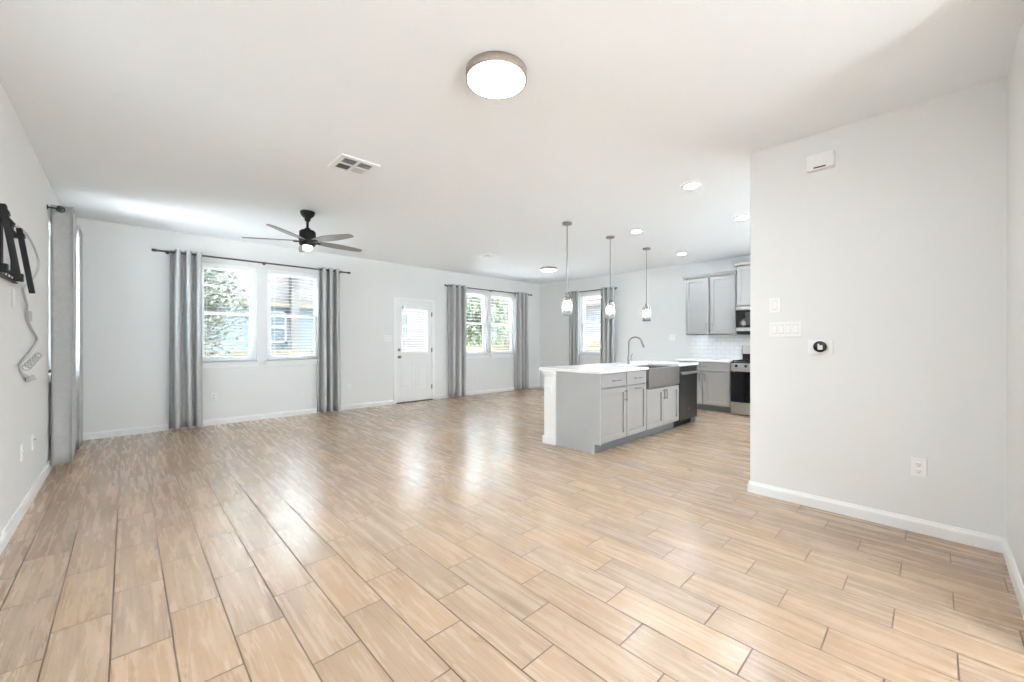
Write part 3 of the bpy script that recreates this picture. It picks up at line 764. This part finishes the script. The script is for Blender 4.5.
# ------------------------------------------------------------------ cabinets. local: x along the front, front faces -y, back at y=depth, z from floor
def bar_pull(parent, cx, cz, ln, vertical, y):
    m_ = MB(); r = 0.0055; o = 0.030
    if vertical:
        m_.cyl((cx, y - o, cz - ln / 2), (cx, y - o, cz + ln / 2), r, 12)
        for s in (-1, 1): m_.cyl((cx, y, cz + s * ln * 0.38), (cx, y - o, cz + s * ln * 0.38), r * 0.8, 10)
    else:
        m_.cyl((cx - ln / 2, y - o, cz), (cx + ln / 2, y - o, cz), r, 12)
        for s in (-1, 1): m_.cyl((cx + s * ln * 0.38, y, cz), (cx + s * ln * 0.38, y - o, cz), r * 0.8, 10)
    return m_.build('handle', M['handle'], parent)
def shaker(parent, x0, x1, z0, z1, y=0.0, name='door'):
    """front face at y-0.02"""
    m_ = MB(); w_ = 0.060; f0 = y - 0.020
    m_.box(x0, x0 + w_, f0, y - 0.0005, z0, z1, 0.0015); m_.box(x1 - w_, x1, f0, y - 0.0005, z0, z1, 0.0015)
    m_.box(x0 + w_, x1 - w_, f0, y - 0.0005, z1 - w_, z1, 0.0015); m_.box(x0 + w_, x1 - w_, f0, y - 0.0005, z0, z0 + w_, 0.0015)
    m_.box(x0 + w_ - 0.003, x1 - w_ + 0.003, f0 + 0.014, y - 0.001, z0 + w_ - 0.003, z1 - w_ + 0.003)
    return m_.build(name, M['cabinet'], parent)
def drawer(parent, x0, x1, z0, z1, y=0.0):
    m_ = MB(); m_.box(x0, x1, y - 0.020, y - 0.0005, z0, z1, 0.003); d = m_.build('drawer_front', M['cabinet'], parent)
    return d

IZ = 0.872        # underside of island top
IX = [3.66, 4.200, 4.664, 5.588, 6.205]
FY, BY = 2.490, 3.080
def island_box(x0, x1, top=IZ, first=False):
    m_ = MB()
    m_.box(x0 + 0.0005, x1 - 0.0005, 0, BY - FY, 0.105, top)
    return m_
# first unit with the finished end panel
c1 = thing('base_cabinet', 'grey island cabinet with end panel, nearest the white end post', 'cabinet', (IX[0], FY, 0), 0, 'grey island cabinets')
w1 = IX[1] - IX[0]
m_ = MB(); m_.box(0.019, w1 - 0.0005, 0.03, BY - FY, 0.105, IZ); m_.build('carcass', M['cabinet'], c1)
m_ = MB(); m_.prism([(-0.020, IZ), (-0.020, 0.106), (0.060, 0.106), (0.060, 0.0), (BY - FY, 0.0), (BY - FY, IZ)], 0.0, 0.018,
                    Matrix(((0, 0, 1, 0), (1, 0, 0, 0), (0, 1, 0, 0), (0, 0, 0, 1)))); m_.build('end_panel', M['panel'], c1)
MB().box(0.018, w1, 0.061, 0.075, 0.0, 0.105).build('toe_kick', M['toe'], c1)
dd = drawer(c1, 0.022, w1 - 0.005, 0.712, 0.862); bar_pull(dd, w1 / 2 + 0.03, 0.785, 0.16, False, -0.020)
dd = shaker(c1, 0.022, w1 - 0.005, 0.118, 0.699); bar_pull(dd, w1 - 0.045, 0.60, 0.13, True, -0.020)
# pull-out unit
c2 = thing('base_cabinet', 'grey island cabinet with horizontal door pull, left of the sink', 'cabinet', (IX[1], FY, 0), 0, 'grey island cabinets')
w2 = IX[2] - IX[1]
m_ = MB(); m_.box(0.0005, w2 - 0.0005, 0.03, BY - FY, 0.105, IZ); m_.build('carcass', M['cabinet'], c2)
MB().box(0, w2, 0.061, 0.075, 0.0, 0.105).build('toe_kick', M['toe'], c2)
dd = drawer(c2, 0.005, w2 - 0.005, 0.712, 0.862); bar_pull(dd, w2 / 2 + 0.01, 0.785, 0.16, False, -0.020)
dd = shaker(c2, 0.005, w2 - 0.005, 0.118, 0.699); bar_pull(dd, w2 / 2, 0.665, 0.13, False, -0.020)
# sink base
c3 = thing('base_cabinet', 'grey island sink cabinet with two doors below the steel apron', 'cabinet', (IX[2], FY, 0), 0, 'grey island cabinets')
w3 = IX[3] - IX[2]
m_ = MB(); m_.box(0.0005, w3 - 0.0005, 0.03, BY - FY, 0.105, 0.626)
m_.box(0.0005, 0.020, 0.0, BY - FY, 0.626, IZ); m_.box(w3 - 0.020, w3 - 0.0005, 0.0, BY - FY, 0.626, IZ); m_.build('carcass', M['cabinet'], c3)
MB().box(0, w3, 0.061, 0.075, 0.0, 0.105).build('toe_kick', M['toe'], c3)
for a, b, hx in ((0.006, w3 / 2 - 0.002, w3 / 2 - 0.036), (w3 / 2 + 0.002, w3 - 0.006, w3 / 2 + 0.036)):
    dd = shaker(c3, a, b, 0.118, 0.616); bar_pull(dd, hx, 0.53, 0.13, True, -0.020)
# farmhouse sink
SX0, SX1, SY0, SY1 = IX[2] + 0.026, IX[3] - 0.026, FY - 0.040, FY + 0.45
sk = thing('farmhouse_sink', 'stainless steel apron front sink set in the island', 'sink', (IX[2], FY, 0.627))
def rel(mb, o): return mb.xf(Matrix.Translation(-Vector(o)))
m_ = MB(); m_.box(SX0, SX1, SY0, SY0 + 0.022, 0.630, 0.882, 0.008, 3); rel(m_, sk.location).build('apron', M['apron'], sk)
m_ = MB(); zt = 0.866
m_.box(SX0 + 0.002, SX0 + 0.014, SY0 + 0.022, SY1, 0.64, zt, 0.003); m_.box(SX1 - 0.014, SX1 - 0.002, SY0 + 0.022, SY1, 0.64, zt, 0.003)
m_.box(SX0 + 0.014, SX1 - 0.014, SY1 - 0.012, SY1, 0.64, zt, 0.003); m_.box(SX0 + 0.002, SX1 - 0.002, SY0 + 0.022, SY1, 0.630, 0.642)
rel(m_, sk.location).build('basin', M['apron'], sk)
m_ = MB(); m_.lathe([(0, 0), (0.045, 0), (0.045, 0.003), (0.030, 0.004), (0, 0.001)], 24, Matrix.Translation(((SX0 + SX1) / 2, SY1 - 0.2, 0.642)))
rel(m_, sk.location).build('drain', M['handle'], sk)
# dishwasher
dw = thing('dishwasher', 'dark steel dishwasher at the far end of the island', 'dishwasher', (IX[3], FY, 0))
w4 = IX[4] - IX[3] - 0.012
MB().box(0.012, w4 - 0.004, 0.002, BY - FY - 0.01, 0.10, IZ - 0.003).build('tub', M['black'], dw)
m_ = MB(); m_.box(0.008, w4, -0.025, 0.0, 0.098, 0.790, 0.006); do = m_.build('door', M['darksteel'], dw)
MB().box(0.008, w4, -0.022, 0.0, 0.793, IZ - 0.006, 0.004).build('control_panel', M['darksteel'], dw)
m_ = MB(); m_.box(0.016, w4 - 0.008, -0.070, -0.048, 0.752, 0.792, 0.008, 3)
for x in (0.05, w4 - 0.045): m_.box(x - 0.012, x + 0.012, -0.052, -0.024, 0.760, 0.784, 0.003)
m_.build('handle', M['steel'], do)
MB().lathe([(0, 0), (0.014, 0), (0.014, 0.001), (0, 0.0012)], 24, Matrix.Translation((w4 * 0.52, -0.0252, 0.245)) @ Matrix.Rotation(PI / 2, 4, 'X')).build('badge', M['nickel'], do)
MB().box(0.0, w4, 0.070, 0.09, 0.0, 0.098).build('toe_panel', M['black'], dw)
MB().box(w4 + 0.001, IX[4] - IX[3], -0.0, BY - FY, 0.0, IZ).build('side_panel', M['panel'], dw)
# white half wall behind the cabinets
hw = struct_root('wall_island', (3.645, 3.083, 0))
HWD = 0.172
MB().box(0, 2.55, 0, HWD, 0, IZ - 0.0005).build('half_wall', M['trim'], hw)
m_ = MB()
m_.box(-0.018, 2.55, HWD, HWD + 0.016, 0, 0.09, 0.003); m_.box(-0.018, 0.0, -0.008, HWD + 0.016, 0, 0.09, 0.004)
m_.build('baseboard', M['trim'], hw)
m_ = MB(); m_.box(-0.018, -0.0, -0.006, HWD + 0.014, IZ - 0.05, IZ - 0.001, 0.004); m_.box(-0.010, 0.0, -0.003, HWD + 0.008, IZ - 0.066, IZ - 0.05, 0.003)
m_.build('cap_moulding', M['trim'], hw)
outlet('white duplex outlet on the island end post', (3.645, 3.170, 0.640), -PI / 2)
# island top with the notch for the apron sink
ct = thing('island_countertop', 'white quartz countertop on the kitchen island', 'countertop', (IX[0], FY, IZ))
m_ = MB(); CX0, CX1, CY0, CY1 = 3.628, 6.215, 2.452, 3.325
m_.prism([(CX0, CY0), (IX[2] + 0.024, CY0), (IX[2] + 0.024, SY1 - 0.014), (IX[3] - 0.024, SY1 - 0.014), (IX[3] - 0.024, CY0), (CX1, CY0), (CX1, CY1), (CX0, CY1)], IZ, IZ + 0.030, None, 0.003)
rel(m_, ct.location).build('slab', M['quartz'], ct)
# faucet
fc = thing('kitchen_faucet', 'brushed nickel gooseneck faucet standing behind the island sink', 'faucet', (5.17, 3.01, IZ + 0.030))
MB().lathe([(0, 0), (0.026, 0), (0.026, 0.006), (0.019, 0.012), (0.017, 0.10), (0.0155, 0.11), (0, 0.11)], 24).build('base', M['nickel'], fc)
pth = [(0, 0, 0.10), (0, 0, 0.20), (0, 0, 0.29)]
for k in range(1, 13):
    a = PI * k / 12 * 0.92; pth.append((0.09 * (1 - math.cos(a)) * 0.45, -0.09 * (1 - math.cos(a)) * 0.9, 0.29 + 0.09 * math.sin(a)))
MB().tube(pth, 0.0115, 14).build('neck', M['nickel'], fc)
e_ = Vector(pth[-1]); dn = (e_ - Vector(pth[-2])).normalized()
MB().cyl(e_ - dn * 0.004, e_ + dn * 0.085, 0.0135, 16, 0.016).build('spray_head', M['nickel'], fc)
m_ = MB(); m_.cyl((0.010, 0, 0.07), (0.050, -0.004, 0.07), 0.013, 14); m_.cyl((0.046, -0.004, 0.07), (0.052, -0.030, 0.15), 0.0055, 12, 0.004)
m_.build('lever', M['nickel'], fc)

# ------------------------------------------------------------------ kitchen wall run (fronts face -x)
KZ = 0.862
kb = thing('base_cabinet', 'grey base cabinet along the kitchen wall beside the range', 'cabinet', (7.372, 3.285, 0), -PI / 2)
wk = 3.285 - 2.378; dk = XK - 7.372 - 0.001
m_ = MB(); m_.box(0.0, wk, 0.012, dk, 0.105, KZ); m_.build('carcass', M['cabinet'], kb)
MB().box(0, wk, 0.070, 0.085, 0.0, 0.105).build('toe_kick', M['toe'], kb)
dd = drawer(kb, 0.010, wk - 0.010, 0.705, 0.845); bar_pull(dd, wk / 2, 0.778, 0.16, False, -0.020)
for a, b, hx in ((0.010, wk / 2 - 0.012, wk / 2 - 0.045), (wk / 2 + 0.012, wk - 0.010, wk / 2 + 0.045)):
    dd = shaker(kb, a, b, 0.118, 0.685); bar_pull(dd, hx, 0.59, 0.14, True, -0.020)
kc = thing('kitchen_countertop', 'white quartz countertop along the kitchen wall', 'countertop', (7.372, 3.285, KZ), -PI / 2)
MB().box(-0.02, wk + 0.001, -0.040, dk - 0.012, 0.0, 0.030, 0.003).build('slab', M['quartz'], kc)
bs = MB(); bs.box(XK - 0.010, XK - 0.0005, 1.0, 3.305, KZ + 0.03, 1.349)
tag(bs.build('tile_backsplash', M['subway'], None, (XK, 2.8, KZ + 0.03)), 'white subway tile backsplash between counter and wall cabinets', 'backsplash')
ku = thing('wall_cabinet', 'grey two door wall cabinet above the counter', 'cabinet', (7.652, 3.262, 1.352), -PI / 2)
wu = 3.262 - 2.374; du = XK - 7.652 - 0.001; hu = 1.04
MB().box(0, wu, 0.012, du, 0, hu).build('carcass', M['cabinet'], ku)
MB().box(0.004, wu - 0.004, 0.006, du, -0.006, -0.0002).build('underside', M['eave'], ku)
for a, b, hx in ((0.012, wu / 2 - 0.014, wu / 2 - 0.045), (wu / 2 + 0.014, wu - 0.010, wu / 2 + 0.045)):
    dd = shaker(ku, a, b, 0.010, hu - 0.012); bar_pull(dd, hx, 0.13, 0.14, True, -0.020)
m_ = MB(); m_.prism([(-0.022, 0.0), (-0.030, 0.012), (-0.052, 0.045), (-0.052, 0.055), (0.02, 0.055), (0.02, 0.0)], -0.03, wu,
                    Matrix(((0, 0, 1, 0), (1, 0, 0, 0), (0, 1, 0, hu), (0, 0, 0, 1)))); m_.box(-0.03, wu, 0.0, du, hu, hu + 0.05)
m_.build('crown', M['cabinet'], ku)
k2 = thing('wall_cabinet', 'grey wall cabinet above the microwave, partly behind the right wall', 'cabinet', (7.622, 2.366, 1.826), -PI / 2)
w_2 = 0.76; d2 = XK - 7.622 - 0.001; h2 = 0.69
MB().box(0, w_2, 0.012, d2, 0, h2).build('carcass', M['cabinet'], k2)
for a, b, hx in ((0.012, w_2 / 2 - 0.004, w_2 / 2 - 0.04), (w_2 / 2 + 0.004, w_2 - 0.012, w_2 / 2 + 0.04)):
    dd = shaker(k2, a, b, 0.010, h2 - 0.012); bar_pull(dd, hx, 0.12, 0.13, True, -0.020)
m_ = MB(); m_.box(-0.03, w_2 + 0.03, -0.052, d2, h2, h2 + 0.05, 0.01); m_.build('crown', M['cabinet'], k2)
mw = thing('microwave', 'stainless over range microwave with black glass door', 'microwave', (7.575, 2.360, 1.350), -PI / 2)
wm, dm, hm = 0.75, XK - 7.575 - 0.011, 0.465
MB().box(0, wm, 0.02, dm, 0.0, hm, 0.004).build('case', M['black'], mw)
m_ = MB(); m_.box(0, wm, -0.004, 0.02, hm - 0.062, hm, 0.003); m_.box(0, wm, -0.004, 0.02, 0.045, 0.105, 0.003); m_.build('steel_band', M['steel'], mw)
do = MB().box(0, wm * 0.76, -0.008, 0.02, 0.108, hm - 0.064, 0.003).build('door', M['blackgloss'], mw)
MB().box(0.15, wm * 0.70, -0.0095, -0.006, 0.15, hm - 0.11, 0.001).build('door_window', flat('microwave_window', (0.05, 0.05, 0.052), 0.12, noise=0.1, nscale=20), do)
MB().box(wm * 0.765, wm, -0.006, 0.02, 0.108, hm - 0.064, 0.003).build('keypad', M['blackgloss'], mw)
MB().box(0.01, wm - 0.01, 0.0, dm, -0.012, 0.044, 0.004).build('grille', M['black'], mw)
# range
rg = thing('gas_range', 'stainless gas range with black oven door beside the kitchen cabinet', 'range', (7.305, 2.362, 0), -PI / 2)
wr, dr = 0.758, XK - 7.305 - 0.012
MB().box(0.002, wr - 0.002, 0.035, dr, 0.02, 0.875, 0.003).build('body', M['steel'], rg)
do = MB().box(0.004, wr - 0.004, 0.0, 0.034, 0.215, 0.725, 0.006).build('oven_door', M['blackgloss'], rg)
m_ = MB(); m_.box(0.02, wr - 0.02, -0.055, -0.028, 0.725, 0.76, 0.010, 3)
for x in (0.06, wr - 0.06): m_.box(x - 0.012, x + 0.012, -0.032, 0.004, 0.715, 0.745, 0.003)
m_.build('handle', M['steel'], do)
MB().box(0.004, wr - 0.004, 0.0, 0.034, 0.765, 0.862, 0.006).build('control_panel', M['steel'], rg)
MB().box(0.004, wr - 0.004, 0.0, 0.034, 0.018, 0.208, 0.006).build('drawer', M['steel'], rg)
for k in range(5):
    x = 0.09 + k * 0.145
    MB().lathe([(0, 0), (0.022, 0), (0.020, 0.022), (0.016, 0.026), (0, 0.026)], 20, Matrix.Translation((x, 0.0, 0.815)) @ Matrix.Rotation(PI / 2, 4, 'X')).build('knob', M['black'], rg)
MB().box(0.0, wr, 0.0, dr - 0.04, 0.862, 0.878, 0.004).build('cooktop', M['black'], rg)
for k in range(3):
    g_ = MB(); x0, x1 = 0.02 + k * 0.242, 0.02 + k * 0.242 + 0.234; z = 0.905
    for yy in (0.04, 0.29, 0.54): g_.box(x0, x1, yy - 0.009, yy + 0.009, z - 0.012, z, 0.003)
    for xx in (x0 + 0.009, (x0 + x1) / 2, x1 - 0.009): g_.box(xx - 0.009, xx + 0.009, 0.04, 0.54, z - 0.012, z, 0.003)
    for xx in (x0 + 0.009, x1 - 0.009):
        for yy in (0.05, 0.53): g_.box(xx - 0.009, xx + 0.009, yy - 0.009, yy + 0.009, 0.876, z - 0.010)
    g_.build('burner_grate', M['black'], rg)
MB().box(0.0, wr, dr - 0.038, dr, 0.878, 1.000, 0.003).build('backguard_vent', M['black'], rg)
MB().box(0.0, wr, dr - 0.052, dr, 1.000, 1.150, 0.006).build('backguard', M['steel'], rg)

# ------------------------------------------------------------------ outside
structure(MB().box(-14, 30, YB + WT + 0.001, 30, -0.30, -0.16).build('ground_back_yard', M['grass']))
structure(MB().box(XK + WT + 0.001, 30, -14, YB + WT, -0.30, -0.16).build('ground_side_yard', M['grass']))
structure(MB().box(-14, XL - WT - 0.001, -14, YB + WT, -0.30, -0.16).build('ground_left_yard', M['grass']))
structure(MB().box(XL - WT, XK + WT, -16, YR - WT - 0.001, -0.30, -0.16).build('ground_front_yard', M['patio']))
structure(MB().box(2.6, 5.9, YB + WT + 0.002, 9.6, -0.16, -0.10).build('patio_slab', M['patio']))

def fence(label, x0, y0, x1, y1, ztop, mat, nm='garden_fence', rail=True):
    p = Vector((x0, y0, 0)); q = Vector((x1, y1, 0)); L_ = (q - p).length; a = math.atan2(y1 - y0, x1 - x0)
    t = thing(nm, label, 'fence', (x0, y0, -0.16), a)
    m_ = MB(); x = 0; rnd = random.Random(int(x0 * 10))
    while x < L_ - 0.14:
        m_.box(x + 0.003, x + 0.137, -0.010, 0.010, 0.02, ztop + 0.16 + rnd.uniform(-0.006, 0.006)); x += 0.14
    m_.build('pickets', mat, t)
    if rail:
        r_ = MB()
        for z in (0.35, ztop + 0.16 - 0.28): r_.box(0, L_, -0.055, -0.010, z, z + 0.09)
        r_.build('rails', mat, t)
        k = 0.1
        while k < L_:
            MB().box(k - 0.05, k + 0.05, -0.11, -0.055, 0.0, ztop + 0.14).build('post', mat, t); k += 2.4
    return t
fence('olive weathered wood fence before the neighbouring blue house', -4, 10.5, 4.6, 10.5, 1.02, M['fencegrey'])
fence('sunlit cedar fence beyond the far window pair', 7.6, 11.5, 12.1, 11.5, 1.03, M['fence'])
fence('orange cedar fence outside the kitchen window', 10.6, 11.4, 10.6, 2.2, 1.24, M['fence'])

# neighbouring house behind the back yard
nh = thing('neighbour_house', 'neighbour house with pale pink and blue siding', 'house', (2, 12.5, -0.16))
o_ = nh.location
def hb(mb, name, m, par=None): rel(mb, o_); return mb.build(name, m, par or nh)
m_ = MB(); m_.box(-6.0, 8.4, 12.5, 16, -0.16, 2.18); hb(m_, 'lower_wall', M['siding_blue'])
m_ = MB(); m_.box(-6.0, 8.4, 12.55, 16, 2.30, 3.30); hb(m_, 'upper_wall', M['siding_pink'])
m_ = MB(); m_.box(-6.1, 8.5, 12.40, 16, 2.18, 2.30); hb(m_, 'band_board', M['tan'])
m_ = MB(); m_.box(4.2, 8.45, 12.36, 12.5, -0.16, 3.25); hb(m_, 'pink_front', M['siding_rose'])
m_ = MB(); m_.box(3.30, 3.50, 12.28, 12.5, -0.16, 3.2); hb(m_, 'stone_pier', M['stone'])
m_ = MB(); m_.prism([(12.1, 3.30), (16.3, 3.30), (14.4, 3.95), (14.0, 3.95)], -6.4, 8.8, Matrix(((0, 0, 1, 0), (1, 0, 0, 0), (0, 1, 0, 0), (0, 0, 0, 1)))); hb(m_, 'roof', M['roof'])
for (x0, x1, z0, z1) in ((2.66, 3.22, 1.18, 2.05), (6.2, 6.9, 1.3, 2.2), (-2.2, -1.2, 1.0, 2.0)):
    yf = 12.36 if x0 > 4 else (12.55 if z0 > 2.4 else 12.5)
    m_ = MB(); m_.box(x0, x1, yf - 0.05, yf, z0, z0 + 0.05); m_.box(x0, x1, yf - 0.05, yf, z1 - 0.05, z1); m_.box(x0, x0 + 0.05, yf - 0.05, yf, z0, z1); m_.box(x1 - 0.05, x1, yf - 0.05, yf, z0, z1)
    m_.box(x0, x1, yf - 0.045, yf, (z0 + z1) / 2 - 0.03, (z0 + z1) / 2 + 0.03)
    f_ = hb(m_, 'window', M['house_trim'])
    m_ = MB(); m_.box(x0 + 0.04, x1 - 0.04, yf - 0.02, yf - 0.001, z0 + 0.04, z1 - 0.04); hb(m_, 'pane', M['farglass'], f_)
# neighbouring house beside the kitchen
sh = thing('side_house', 'grey sided neighbour house outside the kitchen window', 'house', (13, 8, -0.16))
o_ = sh.location
def hs_(mb, name, m): rel(mb, o_); return mb.build(name, m, sh)
m_ = MB(); m_.box(12.9, 16, 2, 11.3, -0.16, 2.62); hs_(m_, 'wall', M['siding_grey'])
m_ = MB(); m_.box(12.4, 16.2, 1.8, 11.5, 2.62, 2.78); hs_(m_, 'eave', M['eave'])
m_ = MB(); m_.prism([(12.3, 2.78), (16.3, 2.78), (14.6, 3.5), (14.2, 3.5)], -11.6, -1.7, Matrix(((1, 0, 0, 0), (0, 0, -1, 0), (0, 1, 0, 0), (0, 0, 0, 1)))); hs_(m_, 'roof', M['roof'])

# trees
def tree(label, x, y, h, crown, nleaf, lsize, leaf_mat, seed, bare=0.0, lean=0.0):
    rnd = random.Random(seed)
    t = thing('yard_tree', label, 'tree', (x, y, -0.16), 0, 'trees outside the windows')
    b = MB(); cz = h - crown[2]
    b.tube([(0, 0, 0), (0.03, 0.02, cz * 0.5), (lean * 0.5, 0.0, cz), (lean, 0.05, h * 0.9)], [0.11, 0.09, 0.06, 0.02], 10)
    tips = []
    for k in range(26):
        a = rnd.uniform(0, 2 * PI); z = rnd.uniform(cz * 0.55, h * 0.85); r = rnd.uniform(0.5, 1.0)
        e = Vector((lean + math.cos(a) * crown[0] * r, math.sin(a) * crown[1] * r, min(h, z + rnd.uniform(0.1, 0.9))))
        s = Vector((lean * z / h, 0, z)); m = (s + e) / 2 + Vector((rnd.uniform(-.1, .1), rnd.uniform(-.1, .1), rnd.uniform(0, .2)))
        b.tube([s, m, e], [0.03, 0.018, 0.006], 6); tips.append(e); tips.append(m)
        for q in range(3):
            f = e + Vector((rnd.uniform(-.4, .4), rnd.uniform(-.4, .4), rnd.uniform(-.2, .4))); b.tube([m, f], [0.010, 0.003], 5); tips.append(f)
    b.build('trunk', M['bark'], t)
    tm = bmesh.new()
    for k in range(nleaf):
        c = rnd.choice(tips) + Vector((rnd.gauss(0, .20), rnd.gauss(0, .20), rnd.gauss(0, .18)))
        n = Vector((rnd.gauss(0, 1), rnd.gauss(0, 1), rnd.gauss(0, 1))).normalized(); u = n.orthogonal().normalized(); v = n.cross(u)
        l = lsize * rnd.uniform(0.6, 1.3); w_ = l * 0.42
        P = [c - u * l, c + v * w_ + n * 0.1 * l, c + u * l, c - v * w_ + n * 0.1 * l]
        tm.faces.new([tm.verts.new(p) for p in P])
    mb = MB(); mb._merge(tm); mb.build('foliage', leaf_mat, t)
    return t
tree('pale leafed young tree just outside the leftmost back window', 0.62, 9.3, 3.1, (0.66, 0.6, 2.2), 8500, 0.05, M['leaf'], 1)
tree('leafy green tree left in the far window view', 10.6, 13.4, 3.6, (1.0, 0.9, 2.9), 9000, 0.075, M['leafgreen'], 2)
tree('thin branched tree right in the far window view', 13.1, 14.4, 3.7, (0.9, 0.8, 2.6), 3200, 0.06, M['leafdark'], 3)
tree('green tree behind the far fence, between the two nearer trees', 12.2, 18.2, 3.8, (1.2, 0.9, 3.3), 9000, 0.10, M['leafgreen'], 4)
tree('green tree at the far right beyond the fence', 16.6, 17.6, 4.1, (1.2, 1.0, 3.5), 9000, 0.10, M['leafgreen'], 5)
tree('darker tree furthest away behind the far fence', 16.9, 21.0, 4.6, (2.2, 1.2, 4.3), 9000, 0.14, M['leafdark'], 6)

# ------------------------------------------------------------------ added fill lamp in the unseen hall behind the camera
def hall_fill(label, x, y):
    t = thing('hall_fill_light', label, 'ceiling light', (x, y, CE), 0, 'added hall fill lights')
    MB().lathe([(0.15, -0.0005), (0.172, -0.0005), (0.172, -0.046), (0.160, -0.050)], 40).build('ring', M['discring'], t)
    MB().lathe([(0.160, -0.040), (0.160, -0.050), (0, -0.058)], 40).build('diffuser', M['disc'], t)
    ld = bpy.data.lights.new('lamp', 'AREA'); ld.shape = 'DISK'; ld.size = 0.3; ld.energy = HALL_FILL; ld.color = (1, 0.98, 0.95)
    lo = bpy.data.objects.new('lamp', ld); COL.objects.link(lo); lo.parent = t; lo.location = (0, 0, -0.065)
hall_fill('added round fill light in the unseen hall behind the viewer', 0.95, -2.0)
